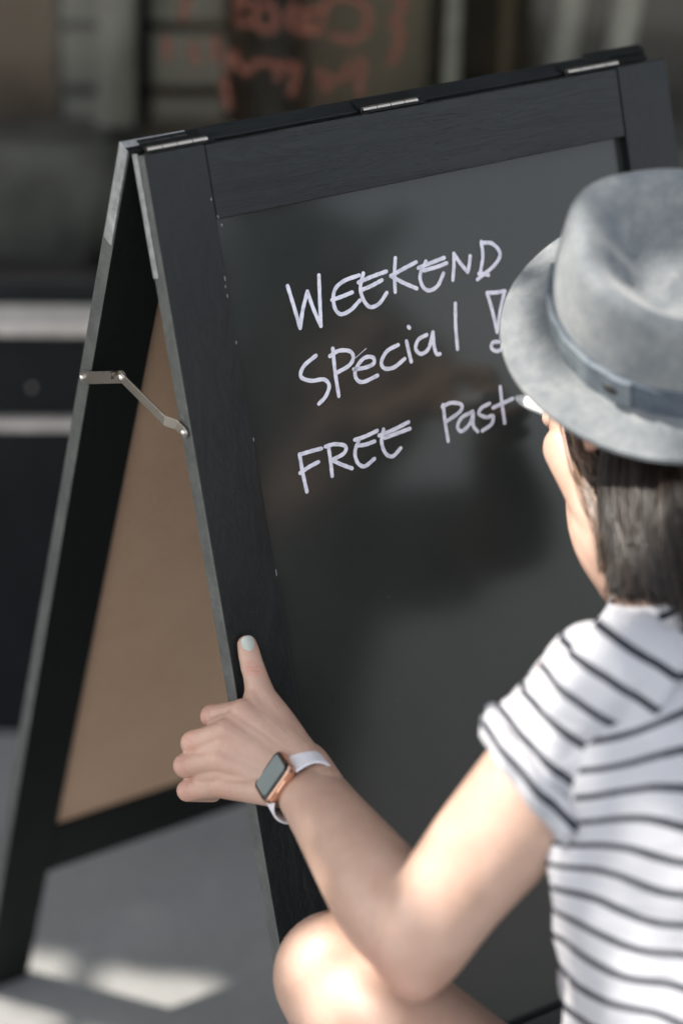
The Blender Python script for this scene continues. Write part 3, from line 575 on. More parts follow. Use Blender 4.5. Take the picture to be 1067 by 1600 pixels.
for px in [[(-0.0422, -0.2157, 0.6976), (-0.0393, -0.2286, 0.6931), (-0.034, -0.2384, 0.6918), (-0.0272, -0.2475, 0.6933)], [(-0.0274, -0.2086, 0.716), (-0.0283, -0.2205, 0.7114), (-0.0337, -0.2233, 0.7054)]]: ridge(surf(px), .0013, .0016)
RT_ = np.array((0.836745, -0.547094, 0.023363))
for i in range(4):   # knuckle wrinkles over the middle joints and the finger roots
    ax_ = unit(PI[i]-MC[i]); sd2 = unit(np.cross(ax_, VIEW)); up2 = unit(np.cross(sd2, ax_)); up2 = up2 if np.dot(up2, VIEW) > 0 else -up2
    for off in (-.0045, -.0018, .0012):
        c_ = PI[i] + ax_*off; rr_ = RAD[i][1]*1.03
        groove([c_ + up2*rr_*math.cos(a_) + sd2*rr_*math.sin(a_) for a_ in (-.75,-.35,0,.35,.75)], .0007, .0009, .55)
    c_ = MC[i] + ax_*.010; groove([c_ + up2*RAD[i][0]*math.cos(a_) + sd2*RAD[i][0]*math.sin(a_) for a_ in (-.6,0,.6)], .0006, .0012, .2)
for i in range(4):
    redness = np.maximum(redness, 0.85*np.exp(-(np.linalg.norm(handV-PI[i], axis=1)/.0125)**2)); redness = np.maximum(redness, 0.35*np.exp(-(np.linalg.norm(handV-MC[i], axis=1)/.016)**2))
redness = np.maximum(redness, 0.4*np.exp(-(np.linalg.norm(handV-TH[3], axis=1)/.011)**2))

# ---- right hand round the marker
TIP = np.array((0.329, -0.1122, 0.8888)); REAR = np.array((0.3253, -0.2162, 0.9075)); pd = unit(REAR-TIP)
GR = TIP + pd*0.084
PALM = np.array((0.363, -0.1977, 0.8908))
up_ = unit(np.cross(pd, np.cross(np.array((0,0,1.0)), pd))); sd_ = np.cross(pd, up_)
rp = []
kn4 = [PALM + up_*a - pd*b + sd_*c for a, b, c in ((.030,.022,.004),(.012,.030,.006),(-.008,.028,.006),(-.026,.020,.004))]
for k in kn4: rp.append(tube([P4(RWR, .018,.016), P4(RWR*.5+k*.5, .016), P4(k, .0125)], 12, 14))
rp.append(tube([P4(kn4[0], .0108), P4(kn4[0]*.35+GR*.65+up_*.022, .0092), P4(GR+up_*.0105, .0078)], 14, 14))
rp.append(tube([P4(kn4[1], .0108), P4(kn4[1]*.4+GR*.6+sd_*.024, .0092), P4(GR+sd_*.0105-up_*.003, .0078)], 14, 14))
for k, q in ((kn4[2], .0100), (kn4[3], .0090)):
    rp.append(tube([P4(k, q), P4(k-pd*.020+sd_*.010, q*.95), P4(k-pd*.022-sd_*.012, q*.88), P4(k-pd*.004-sd_*.018, q*.8)], 16, 14))
rp.append(tube([P4(RWR*.7+PALM*.3+up_*.02-sd_*.012, .0155), P4(PALM*.6+GR*.4-sd_*.024+up_*.008, .0112), P4(GR-sd_*.0105-up_*.002, .0085)], 16, 14))
rhV, rhF = remesh(rp, 0.0017, 6)

BV = np.vstack([bodyV, headV, handV, rhV]); BF = []
k = 0
for V_, F_ in ((bodyV, bodyF), (headV, headF), (handV, handF), (rhV, rhF)): BF += [tuple(i+k for i in q) for q in F_]; k += len(V_)
elb = 0.95*np.exp(-(np.linalg.norm(bodyV-(LEL+unit(LEL-LSH)*.035), axis=1)/.036)**2)
headr = 0.25*np.exp(-(np.linalg.norm(headV-hd(.06,.045,-.03), axis=1)/.03)**2) + 0.6*np.exp(-(np.linalg.norm(headV-hd(-.002,.08,.0), axis=1)/.03)**2) + 0.8*np.exp(-(np.linalg.norm(headV-hd(.092,0,-.058), axis=1)/.016)**2)
plink('body', BV, BF, M_SKIN, at=np.r_[elb, headr, redness, np.zeros(len(rhV))])

# nails
M_NAIL = mat('pearl_white_nail', (0.40, 0.43, 0.39), 0.28)
_n = noise(M_NAIL, coords(M_NAIL, (600,600,600)), 1.0); B(M_NAIL).inputs['Coat Weight'].default_value = 0.25
def nail(c, up, side, out, ln, wd, m=M_NAIL):
    V = []; F = []; n, k = 9, 9
    for i in range(n):
        t = -1+2*i/(n-1)
        for j in range(k):
            s = -1+2*j/(k-1); wdt = wd/2*(1-0.10*max(0,t)**2-0.16*max(0,-t)**3) ; tt = t*(1-0.30*abs(s)**2.6)
            V.append(c + up*(tt*ln/2) + side*(s*wdt) + out*(0.0011 - 0.0030*s*s - 0.0009*t*t))
    for i in range(n-1):
        for j in range(k-1): F.append((i*k+j, i*k+j+1, (i+1)*k+j+1, (i+1)*k+j))
    o = plink('nail', V, F, m); s_ = o.modifiers.new('thick', 'SOLIDIFY'); s_.thickness = 0.0009; s_.offset = -1
    sub = o.modifiers.new('sub', 'SUBSURF'); sub.levels = 1; sub.render_levels = 2; return o
tu = unit(TH[3]-TH[2]); ts = unit(np.cross(tu, VIEW)); to = unit(np.cross(ts, tu)); to = to if np.dot(to, VIEW) > 0 else -to
to2 = unit(to + ts*0.10)
nail(TH[3] - tu*0.0006 + ts*0.0006 + to2*0.0071, unit(tu), unit(np.cross(to2, tu)), to2, .0138, .0108)

# eyes
M_EYE = mat('eye_white', (0.7, 0.68, 0.65), 0.15); M_IRIS = mat('dark_iris', (0.03, 0.015, 0.008), 0.1)
for s in (1,-1):
    v, f = ellip(hd(.070,.030*s,.005), .0110, HA); o = plink('eye', v, f, M_EYE)
    v, f = ellip(hd(.0790,.030*s,.004), (.0026,.0050,.0050), HA); link('iris', [np.asarray(p)-PO for p in v], f, M_IRIS, o, True)
    v, f = tube([P4(hd(.0815,.014*s,.028), .0012), P4(hd(.082,.030*s,.033), .0018), P4(hd(.070,.046*s,.029), .0008)], 10, 8); plink('eyebrow', v, f, mat('brow_hair', (0.03,0.018,0.012), 0.6))

# ---- hat: crown with a pinched teardrop dent, brim, band
M_FELT = mat('grey_blue_felt', (0.33, 0.37, 0.40), 0.85)
_v = coords(M_FELT); _n = noise(M_FELT, _v, 9, 5, 0.65); _w = noise(M_FELT, _v, 55, 6, 0.75); _f = noise(M_FELT, _v, 600, 3, 0.7)
L(M_FELT, ramp(M_FELT, math_(M_FELT, 'ADD', math_(M_FELT, 'MULTIPLY_ADD', _w, 0.6, math_(M_FELT, 'MULTIPLY', _n, 0.25)), math_(M_FELT, 'MULTIPLY', _f, 0.15)), [(0.30, (0.082, 0.097, 0.112)), (0.52, (0.168, 0.182, 0.188)), (0.72, (0.290, 0.294, 0.284))]), B(M_FELT).inputs['Base Color'])
bump(M_FELT, math_(M_FELT, 'ADD', _w, _f), 0.0012, 0.5); B(M_FELT).inputs['Sheen Weight'].default_value = 0.25
M_BAND = mat('slate_blue_hat_band', (0.10, 0.125, 0.155), 0.8)
_w = noise(M_BAND, coords(M_BAND), 60, 6, 0.75); L(M_BAND, ramp(M_BAND, _w, [(0.3, (0.04, 0.055, 0.075)), (0.7, (0.09, 0.11, 0.135))]), B(M_BAND).inputs['Base Color']); bump(M_BAND, _w, 0.001, 0.5)
M_TAB = mat('grey_blue_band_end', (0.15, 0.175, 0.195), 0.85); _w = noise(M_TAB, coords(M_TAB), 60, 6, 0.75); L(M_TAB, ramp(M_TAB, _w, [(0.3, (0.09, 0.115, 0.135)), (0.7, (0.20, 0.22, 0.235))]), B(M_TAB).inputs['Base Color']); bump(M_TAB, _w, 0.001, 0.5)
def hp3(f, l, n): return HATC + HF*f + HL*l + HN*n - PO
hat = empty('hat', tuple(HATC-PO), 0, person)
def hlink(name, v, f, m, parent=hat): return link(name, [np.asarray(p)-(HATC-PO) for p in v], f, m, parent, True)
AF, AL, HHT = 0.105, 0.089, 0.103
def crown_pt(th, t):
    c, s = math.cos(th), math.sin(th)           # th = 0 is the front
    if t <= 1:
        k = 1 - 0.125*t**1.8 + 0.020*math.sin(math.pi*t)
        h = HHT*t - 0.020*t*t*(0.5-0.5*c)
    else:
        u = (t-1)                               # 0 rim .. 1 middle
        k = 0.875*(1-u)
        e = min(1, u/0.10); d_ = max(0, min(1, (u-0.07)/0.62)); d_ = d_*d_*(3-2*d_)
        h = HHT - 0.020*(0.5-0.5*c)*(1-0.6*d_) + 0.0065*math.sin(e*math.pi/2) - 0.055*d_
    pin = math.exp(-((abs(th if th <= math.pi else th-2*math.pi)-0.62)/0.34)**2)*max(0, min(1.6, t)-0.45)**1.2
    k *= 1 - 0.13*pin
    wob = 1 + 0.010*math.sin(3*th+1.0)*min(1,t) + 0.006*math.sin(7*th)*min(1, t)
    return hp3(AF*k*c*wob, AL*k*s*wob, h)
nth = 96; ts_ = list(np.linspace(0, 1, 22)) + list(1 + np.linspace(0.04, 0.92, 24))
V = []; F = []
for t in ts_:
    for j in range(nth): V.append(crown_pt(2*math.pi*j/nth, t))
for i in range(len(ts_)-1):
    for j in range(nth): F.append((i*nth+j, i*nth+(j+1)%nth, (i+1)*nth+(j+1)%nth, (i+1)*nth+j))
F.append(tuple((len(ts_)-1)*nth+j for j in range(nth)))
o = hlink('crown', V, F, M_FELT); s_ = o.modifiers.new('smooth', 'SMOOTH'); s_.factor = 0.5; s_.iterations = 6
V = []; F = []; nr = 12
def brim_pt(th, u, side):
    c, s = math.cos(th), math.sin(th)
    ro_f, ro_l = 0.147, 0.137
    f_ = (AF*1.0)*(1-u) + ro_f*u; l_ = (AL*1.0)*(1-u) + ro_l*u
    z = 0.004 + u*u*(0.010*abs(s)**2 - 0.012*max(0,c)**2 + 0.020*max(0,-c)**3) - 0.006*u + 0.002*math.sin(2*th+0.6)*u
    return hp3(f_*c, l_*s, z + side*(0.0016 if u < 0.93 else 0.0023))
us2 = list(np.linspace(0, 1, nr)) + [0.965]
us2 = sorted(us2)
for sd in (1, -1):
    for u in (us2 if sd == 1 else us2[::-1]):
        for j in range(nth): V.append(brim_pt(2*math.pi*j/nth, u, sd))
n_ = 2*len(us2)
for i in range(n_):
    i2 = (i+1) % n_
    for j in range(nth): F.append((i*nth+j, i*nth+(j+1)%nth, i2*nth+(j+1)%nth, i2*nth+j))
hlink('brim', V, F, M_FELT)
def band(th0, th1, off, z0, z1, m, name, par=hat):
    V = []; F = []; n = max(6, int(abs(th1-th0)*16))
    for i in range(n+1):
        th = th0+(th1-th0)*i/n
        for (z, o_) in ((z0, off), (z1, off), (z1, off-0.004), (z0, off-0.004)):
            k = 1 - 0.115*(z/HHT)**1.6 + 0.025*math.sin(math.pi*z/HHT); w = 0.0006*math.sin(th*23+z*200)
            c, s = math.cos(th), math.sin(th); V.append(hp3((AF*k+o_+w)*c, (AL*k+o_+w)*s, z))
    for i in range(n):
        for q in range(4): F.append((4*i+q, 4*i+(q+1)%4, 4*i+4+(q+1)%4, 4*i+4+q))
    F.append((0,1,2,3)); F.append((4*n,4*n+3,4*n+2,4*n+1))
    o = link(name, [np.asarray(p)-(HATC-PO) for p in V], F, m, par, False); fixn(o); bevel(o, 0.0008); return o
bnd = band(0, 2*math.pi-0.001, 0.0030, 0.006, 0.034, M_BAND, 'band')
band(0.3, 1.78, 0.0052, 0.0058, 0.0342, M_TAB, 'band_tab', bnd)
M_EYELET = mat('dark_eyelet', (0.012,0.011,0.010), 0.4)
th = 1.62; v, f = ellip(hp3((AF*1.0+.0068)*math.cos(th), (AL*1.0+.0068)*math.sin(th), 0.0205), (.0070,.0020,.0045), [unit(-HF*math.sin(th)+HL*math.cos(th)), unit(HF*math.cos(th)+HL*math.sin(th)), HN])
link('eyelet', [np.asarray(p)-(HATC-PO) for p in v], f, M_EYELET, bnd, True)

# ---- hair: strands from under the hat swept back to the nape
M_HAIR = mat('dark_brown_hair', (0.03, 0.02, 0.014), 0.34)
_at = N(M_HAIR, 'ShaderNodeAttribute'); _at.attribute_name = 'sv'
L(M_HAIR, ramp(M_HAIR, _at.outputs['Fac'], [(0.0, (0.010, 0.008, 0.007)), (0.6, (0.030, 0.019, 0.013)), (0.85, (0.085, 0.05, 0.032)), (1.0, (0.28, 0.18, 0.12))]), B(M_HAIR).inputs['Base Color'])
rng = random.Random(3)
NAPE = NCK*0.55 + HC*0.45 - HF*0.055
Vh = []; Fh = []; Ah = []
from mathutils.bvhtree import BVHTree
_cv, _cf = remesh([(bodyV, bodyF), (headV, headF)], 0.006, 0); _bvh = BVHTree.FromPolygons([tuple(q) for q in _cv], _cf)
def outside(q, gap):
    for i in range(len(q)):
        loc, nr_, _, dist = _bvh.find_nearest(Vector(q[i]))
        if loc is None: continue
        side = (Vector(q[i])-loc).dot(nr_)
        if side < gap: q[i] = np.array(loc + nr_*gap)
    return q
v, f = ellip(hd(-.020,0,.030), (.091,.0735,.074), HA, 32, 20); Vh += list(v); Fh += f; Ah += [0.05]*len(v)
def strand(P, r0, tone, ns=14):
    global Vh, Fh, Ah
    q = outside(spline(np.array(P), ns), 0.002 + rng.random()*0.010); T_ = np.gradient(q, axis=0); k = len(Vh); a = unit(np.cross(T_[0], (0.3,0.5,0.8)))
    for i in range(ns):
        t = unit(T_[i]); a = unit(a - t*np.dot(a,t)); b = np.cross(t,a); r = r0*(0.55+0.9*math.sin(math.pi*(0.12+0.80*i/(ns-1))))
        for m_ in range(3): Vh.append(q[i]+a*r*math.cos(m_*2.094)+b*r*math.sin(m_*2.094)); Ah.append(tone)
    for i in range(ns-1):
        for m_ in range(3): Fh.append((k+3*i+m_, k+3*i+(m_+1)%3, k+3*i+3+(m_+1)%3, k+3*i+3+m_))
HFh = unit(HF*np.array((1,1,0))); HLh = np.cross(np.array((0,0,1.0)), HFh)
NA = unit(HC-NCK); NE1 = unit(HFh-NA*np.dot(HFh,NA)); NE2 = np.cross(NA, NE1)
NB = NCK + np.array((0,0,.020)) - HFh*0.010
for i in range(7500):
    side_ = 1 if rng.random() < 0.72 else -1
    ph = 1.78 + (math.pi-1.78)*rng.random()**1.35           # angle from the front
    n0 = rng.uniform(.000, .050); rad = 1.02 + rng.uniform(0, 0.05)
    p0 = hd(-.020+.091*rad*math.cos(ph)*math.sqrt(max(.1,1-(n0/.12)**2)), side_*.0735*rad*math.sin(ph), n0)
    a2 = ph + (math.pi-ph)*rng.uniform(.0,.2)
    p1 = hd(-.018+.090*math.cos(a2), side_*(.076+rng.uniform(0,.010))*math.sin(a2), -.045+rng.uniform(-.02,.02))
    a3 = max(1.80, a2 + (math.pi-a2)*rng.uniform(.0,.22)); a3 = a3 + rng.gauss(0,.06)
    fw_ = 1+.10*math.exp(-max(0,a3-1.4)/.4); rr = (.066+rng.gauss(0,.006))*fw_; p2 = NB + (HFh*math.cos(a3)+HLh*side_*math.sin(a3))*rr + np.array((0,0,.020+rng.gauss(0,.010)))
    rr += rng.gauss(.002,.005); p3 = NB + (HFh*math.cos(a3+.1)+HLh*side_*math.sin(a3+.1))*rr + np.array((0,0,-.040+rng.gauss(0,.016)))
    ra_ = NE1*math.cos(a3)+NE2*side_*math.sin(a3)
    pm = NCK*.42+hd(-.02,0,-.05)*.58 + ra_*(.064+rng.gauss(0,.005))*fw_
    p2 = NCK*.80+HC*.20 + ra_*(.064+rng.gauss(0,.005))*fw_
    p3 = NCK - NA*(.015+abs(rng.gauss(0,.012))) + ra_*(.066+rng.gauss(0,.006)) + np.array((0,-.006,-.020+rng.gauss(0,.010)))
    strand([p0,p1,pm,p2,p3], rng.uniform(.0004,.0010), min(1, abs(rng.gauss(.22,.28))), 12)
for i in range(210):   # loose locks over the jaw and neck, sunlight put into a lighter tone
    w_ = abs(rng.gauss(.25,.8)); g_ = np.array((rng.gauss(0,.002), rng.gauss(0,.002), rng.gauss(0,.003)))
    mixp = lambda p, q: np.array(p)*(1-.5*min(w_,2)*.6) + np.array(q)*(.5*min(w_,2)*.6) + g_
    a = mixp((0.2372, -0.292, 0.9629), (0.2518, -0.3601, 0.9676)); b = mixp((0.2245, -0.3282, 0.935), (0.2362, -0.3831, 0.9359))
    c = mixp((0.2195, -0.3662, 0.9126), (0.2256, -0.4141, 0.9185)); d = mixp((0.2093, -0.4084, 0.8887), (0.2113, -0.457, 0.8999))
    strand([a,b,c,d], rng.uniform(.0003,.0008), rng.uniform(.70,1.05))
for i in range(900):   # dark fall of hair behind the ear
    w_ = rng.random(); g_ = np.array((rng.gauss(0,.002), rng.gauss(0,.002), rng.gauss(0,.003)))
    mixp = lambda p, q: np.array(p)*(1-w_) + np.array(q)*w_ + g_
    a = mixp((0.2402, -0.355, 0.974), (0.2509, -0.4347, 0.9991)); b = mixp((0.2269, -0.3782, 0.9447), (0.2343, -0.459, 0.9644))
    c = mixp((0.2115, -0.4116, 0.9183), (0.2175, -0.4788, 0.9366)); d = mixp((0.2, -0.4467, 0.8999), (0.2054, -0.5002, 0.9113)) + np.array((0,0,-.008+rng.gauss(0,.007)))
    strand([a,b,c,d], rng.uniform(.0004,.0010), min(1, abs(rng.gauss(.16,.26))), 12)
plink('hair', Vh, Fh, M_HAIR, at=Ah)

# ---- striped shirt: body shell and rolled sleeves
M_SHIRT = mat('white_shirt_navy_stripes', (0.72, 0.72, 0.74), 0.8)
_at = N(M_SHIRT, 'ShaderNodeAttribute'); _at.attribute_name = 'sv'
_v = coords(M_SHIRT); _wn = noise(M_SHIRT, _v, 14, 3); _wv = noise(M_SHIRT, coords(M_SHIRT, (1500,1500,1500)), 1.0, 1); _fo = noise(M_SHIRT, coords(M_SHIRT, (22,22,60)), 1.0, 5, 0.6, 0.8)
_s = math_(M_SHIRT, 'FRACT', math_(M_SHIRT, 'ADD', _at.outputs['Fac'], math_(M_SHIRT, 'MULTIPLY', _wn, 0.22)))
_m = ramp(M_SHIRT, _s, [(0.0, gray(0)), (0.015, gray(1)), (0.235, gray(1)), (0.25, gray(0))])
L(M_SHIRT, mix(M_SHIRT, _m, (0.47, 0.47, 0.495), (0.007, 0.010, 0.020)), B(M_SHIRT).inputs['Base Color'])
bump(M_SHIRT, math_(M_SHIRT, 'MULTIPLY_ADD', _fo, 6.0, _wv), 0.0016, 0.55); B(M_SHIRT).inputs['Subsurface Weight'].default_value = 0.0
PITCH = 0.0265
def shell(rings, nseg, nring, X, v0, wrk, puff=0.0, seed=0):
    """open cloth tube through rings rows x,y,z,ra,rb ; returns verts, faces, stripe coordinate"""
    Q = spline(np.array(rings), nseg); T_ = np.gradient(Q[:,:3], axis=0); V = []; F = []; A_ = []
    s = np.r_[0, np.cumsum(np.linalg.norm(np.diff(Q[:,:3], axis=0), axis=1))]; rs = np.random.RandomState(seed)
    ph = rs.uniform(0, 6.28, 12)
    for i in range(nseg):
        t = unit(T_[i]); a = unit(X - t*np.dot(X,t)); b = np.cross(t,a)
        for j in range(nring):
            th = 2*math.pi*j/nring; u = s[i]
            w = wrk*(math.sin(5*th+u*30+ph[0])+0.7*math.sin(3*th-u*52+ph[1])+0.55*math.sin(9*th+u*70+ph[2])+0.4*math.sin(13*th-u*95+ph[3]))
            w += puff*math.sin(11*th+ph[4]+2*math.sin(u*40))*math.exp(-((u-s[-1])/0.03)**2)
            V.append(Q[i,:3]+a*(Q[i,3]+w)*math.cos(th)+b*(Q[i,4]+w)*math.sin(th)); A_.append((v0+u)/PITCH)
    for i in range(nseg-1):
        for j in range(nring): F.append((i*nring+j, i*nring+(j+1)%nring, (i+1)*nring+(j+1)%nring, (i+1)*nring+j))
    return V, F, A_
tors = [P4(PELV+np.array((0,0,.02)), .178,.142), P4(WST, .146,.108), P4(MID, .152,.112), P4(CHE, .158,.104), P4(NCK-np.array((0,.016,.030)), .100,.070), P4(NCK-np.array((0,.004,-.004)), .060,.057)]
va, fa_, aa = shell(tors, 70, 72, X, 0.006, .0030, 0, 2)
arm_t = lambda t: LSH*(1-t)+LEL*t
cd = unit(LEL-LSH)
slv = [P4(CHE*.45+LSH*.55+np.array((.01,0,.000)), .046,.048), P4(SH2-cd*.010, .0535,.054), P4(SH2+(LEL-SH2)*.15, .0545,.055), P4(SH2+(LEL-SH2)*.28, .0570,.057), P4(SH2+(LEL-SH2)*.36, .0575,.0565), P4(SH2+(LEL-SH2)*.385, .0560,.0550)]
sx = unit(np.cross(cd, VIEW)); sx = sx if np.dot(sx, np.array((0.836745, -0.547094, 0.023363))) > 0 else -sx
def shear(V_):
    out = []
    for q in V_:
        d_ = np.array(q)-SH2; t_ = np.dot(d_, cd); c_ = np.dot(d_, sx); k_ = 0.42*max(0, min(1, t_/.16))
        out.append(np.array(q) + cd*(k_*c_))
    return out
arm_s = lambda t: SH2*(1-t)+LEL*t
vb, fb, ab = shell(slv, 44, 64, sx, 0.010, .0026, .0050, 5)
cuf = [P4(arm_s(.295), .0575,.0565), P4(arm_s(.305), .0640,.0625), P4(arm_s(.33), .0665,.0645), P4(arm_s(.365), .0660,.0640), P4(arm_s(.395), .0615,.0595), P4(arm_s(.39), .0550,.0540)]
vc, fc, ac = shell(cuf, 22, 64, sx, 0.012, .0016, .0040, 9)
ab = [(np.dot(np.array(q)-SH2, cd)+.016)/PITCH for q in vb]; ac = [(np.dot(np.array(q)-SH2, cd)+.0235)/PITCH for q in vc]
vb = shear(vb); vc = shear(vc)
CD_, CR_ = np.array((-0.236201, -0.399088, -0.885967)), np.array((0.836745, -0.547094, 0.023363)); NKP = np.array((0.1831, -0.5169, 0.8827))
def stripe_t(q):
    """cloth coordinate of the knit stripes: they climb to the right on the shoulders and sag towards the waist"""
    d_ = np.array(q)-NKP; y = np.dot(d_, CD_); e = np.dot(d_, CR_)
    s = np.interp(y, [-.02, .078, .12, .17, .23, .30], [-.40, -.22, -.06, .18, .33, .36])
    return (y - s*e + .004*math.sin(e*60+y*35))/.0255 + .10
aa = [stripe_t(q) for q in va]
cr = unit(REL-RSH); rslv = [P4(CHE*.35+RSH*.65, .058), P4(RSH-cr*.01, .064), P4(RSH*.6+REL*.4, .062), P4(RSH*.45+REL*.55, .060)]
vd, fd_, ad = shell(rslv, 24, 48, unit(np.cross(cr, VIEW)), 0, .0015, .002, 11)
VS, FS = join([(va, fa_), (vb, fb), (vc, fc), (vd, fd_)])
o = plink('shirt', VS, FS, M_SHIRT, at=aa+ab+ac+ad); s_ = o.modifiers.new('thick', 'SOLIDIFY'); s_.thickness = 0.0012; s_.offset = -1
# shorts and shoes (below the frame)
M_SHORT = mat('dark_blue_shorts', (0.03, 0.04, 0.06), 0.8)
ps = [tube([P4(PELV-np.array((0,.02,.09)), .14,.12), P4(PELV, .176,.140), P4(PELV+np.array((0,.0,.07)), .17,.13)], 14, 30, side=X)]
for hip, kn in ((LHIP, LKN), (RHIP, RKN)): ps.append(tube([P4(hip, .105), P4(hip*.88+kn*.12, .10), P4(hip*.80+kn*.20, .098)], 10, 26))
v, f = remesh(ps, 0.006, 4); plink('shorts', v, f, M_SHORT)
M_SHOE = mat('white_canvas_shoe', (0.6, 0.6, 0.58), 0.7)
for an, ba in ((LAN, LBA), (RAN, RBA)):
    v, f = remesh([tube([P4(an+np.array((0,-.02,-.03)), .041), P4(an*.5+ba*.5, .042,.04), P4(ba, .046,.030), P4(ba+unit(np.array((0.01,ba[1]-an[1],0)))*.05+np.array((0,0,-.008)), .036,.022)], 16, 20, side=(1,0,0))], 0.004, 4)
    v[:,2] = np.maximum(v[:,2], 0.002); plink('shoe', v, f, M_SHOE)

# ---- wristwatch on the left wrist
M_GOLD = mat('rose_gold_case', (0.75, 0.46, 0.33), 0.3, 1.0); M_SCR = mat('sky_toned_watch_glass', (0.15, 0.20, 0.20), 0.08, 0, 0.6); M_BEZ = mat('watch_bezel', (0.006,0.007,0.007), 0.1)  # screen is black glass; its grey-teal base paints in the reflected sky
M_STRAP = mat('white_rubber_strap', (0.76, 0.75, 0.79), 0.5)
WA = unit(unit(LEL-LWR) + VIEW*0.45); _wc = camdir(-0.53, -0.79, -0.10); WC = unit(_wc-WA*np.dot(_wc,WA)); WNn = np.cross(WA, WC); WNn = WNn if np.dot(WNn, VIEW) > 0 else -WNn
WCEN = np.array((0.0014, -0.2685, 0.6688))
watch = empty('wristwatch', tuple(WCEN-PO), 0, person)
def wl(a, c, n): return WA*a + WC*c + WNn*n
def rrect(hx, hy, r, k=6):
    out = []
    for (sx_, sy_, a0) in ((1,1,0),(-1,1,90),(-1,-1,180),(1,-1,270)):
        for i in range(k+1):
            a = math.radians(a0+90*i/k); out.append((sx_*(hx-r)+r*math.cos(a), sy_*(hy-r)+r*math.sin(a)))
    return out
def stack(levels):
    """levels: list of (hx, hy, r, height)"""
    V = []; F = []; n = None
    for hx, hy, r, h in levels:
        p = rrect(hx, hy, r); n = len(p); V += [wl(a, c, h) for a, c in p]
    for i in range(len(levels)-1):
        for j in range(n): F.append((i*n+j, i*n+(j+1)%n, (i+1)*n+(j+1)%n, (i+1)*n+j))
    F.append(tuple(range(n-1,-1,-1))); F.append(tuple((len(levels)-1)*n+j for j in range(n))); return V, F
N0 = 0.0215
v, f = stack([(.0125,.0150,.008,N0-.004),(.0155,.0180,.0062,N0-.002),(.0166,.0192,.0064,N0+.001),(.0166,.0192,.0064,N0+.0052),(.0160,.0186,.0062,N0+.0066)]); fixn(link('case', v, f, M_GOLD, watch))
v, f = stack([(.0160,.0186,.0062,N0+.0064),(.0157,.0183,.006,N0+.0074),(.0146,.0172,.0055,N0+.0082)]); g_ = fixn(link('glass', v, f, M_BEZ, watch))
v, f = stack([(.0128,.0154,.0035,N0+.00815),(.0127,.0153,.0035,N0+.00835)]); fixn(link('screen', v, f, M_SCR, g_))
v, f = tube([tuple(wl(-.0163,-.008,N0+.003))+(.0032,), tuple(wl(-.0185,-.008,N0+.003))+(.0031,)], 4, 16, caps=False); link('crown', v, f, M_GOLD, watch)
v, f = tube([tuple(wl(.0163,-.006,N0+.0028))+(.0012,), tuple(wl(.0169,.005,N0+.0028))+(.0012,)], 4, 10); link('side_button', v, f, M_GOLD, watch)
V = []; F = []; n = 64
for i in range(n+1):
    th = math.radians(32 + (360-64)*i/n)
    wv = .0112 if 0.12 < i/n < 0.88 else .0112 + .003*max(0, 1-min(i/n,1-i/n)/.12)
    ex = 1.0
    for (a, dr) in ((-wv,0.0),(-wv+.001,.0016),(wv-.001,.0016),(wv,0.0),(wv-.001,-.0005),(-wv+.001,-.0005)):
        V.append(wl(a, (.0300+dr)*math.sin(th)-.0028*(1-math.cos(th)), (.0220+dr)*math.cos(th)))
for i in range(n):
    for q in range(6): F.append((6*i+q, 6*i+(q+1)%6, 6*i+6+(q+1)%6, 6*i+6+q))
F.append(tuple(range(6))); F.append(tuple(6*n+q for q in range(5,-1,-1)))
o = link('strap', V, F, M_STRAP, watch, True); fixn(o)

# ---- marker
M_MARK = mat('white_marker_barrel', (0.80, 0.80, 0.80), 0.35)
mk = empty('marker_pen', tuple(TIP)); tag(mk, 'white marker pen whose tip touches the last letter on the board', 'marker')
def ml(name, rows, m): 
    v, f = tube([tuple(pd*d)+(r,) for d, r in rows], 14, 18); link(name, v, f, m, mk, True)
ml('nib', [(0.0012,.0020),(.004,.0026)], M_MARK); ml('tip_cone', [(.004,.0032),(.010,.0050),(.020,.0066)], M_MARK); ml('barrel', [(.024,.0072),(.06,.0078),(.125,.0072)], M_MARK)

# ---- unseen street tree beside the sign; its crown is shaped to throw dappled shade
M_LEAF = mat('green_leaf', (0.06, 0.10, 0.03), 0.5); M_BARK = mat('grey_brown_bark', (0.12, 0.095, 0.07), 0.9)
_n = noise(M_BARK, coords(M_BARK, (14,14,2)), 3, 6, 0.7); bump(M_BARK, _n, 0.02, 0.8)
_oi = N(M_LEAF, 'ShaderNodeTexCoord'); _n = noise(M_LEAF, _oi.outputs['Object'], 6, 3); L(M_LEAF, ramp(M_LEAF, _n, [(0.3, (0.035, 0.065, 0.018)), (0.7, (0.085, 0.13, 0.04))]), B(M_LEAF).inputs['Base Color'])
TB = np.array((-2.45, -0.15, 0.0)); TC = np.array((-1.75, 1.35, 3.95))
tree = empty('street_tree', tuple(TB)); tag(tree, 'unseen leafy street tree to the left of the sign, crown shaped for dappled shade', 'tree')
tv, tf = tube([P4(TB+np.array((0,0,-.02)), .13), P4(TB+np.array((.03,.02,.5)), .10), P4(TB+np.array((.05,.05,1.6)), .09), P4(TB+np.array((.2,.15,2.5)), .08), P4(TB*.4+TC*.6+np.array((0,0,-.1)), .05), P4(TC+np.array((0,0,.3)), .02)], 30, 16)
lp = [(tv, tf)]; rt = random.Random(11)
for i in range(16):
    a = rt.uniform(0, 6.28); s = TB*.5+TC*.5 + np.array((0,0,rt.uniform(-.2,.5))); e = TC + np.array((math.cos(a)*rt.uniform(.8,1.7), math.sin(a)*rt.uniform(.8,1.5), rt.uniform(-.4,.6)))
    lp.append(tube([P4(s, .035), P4(s*.5+e*.5+np.array((0,0,.12)), .02), P4(e, .006)], 10, 8))
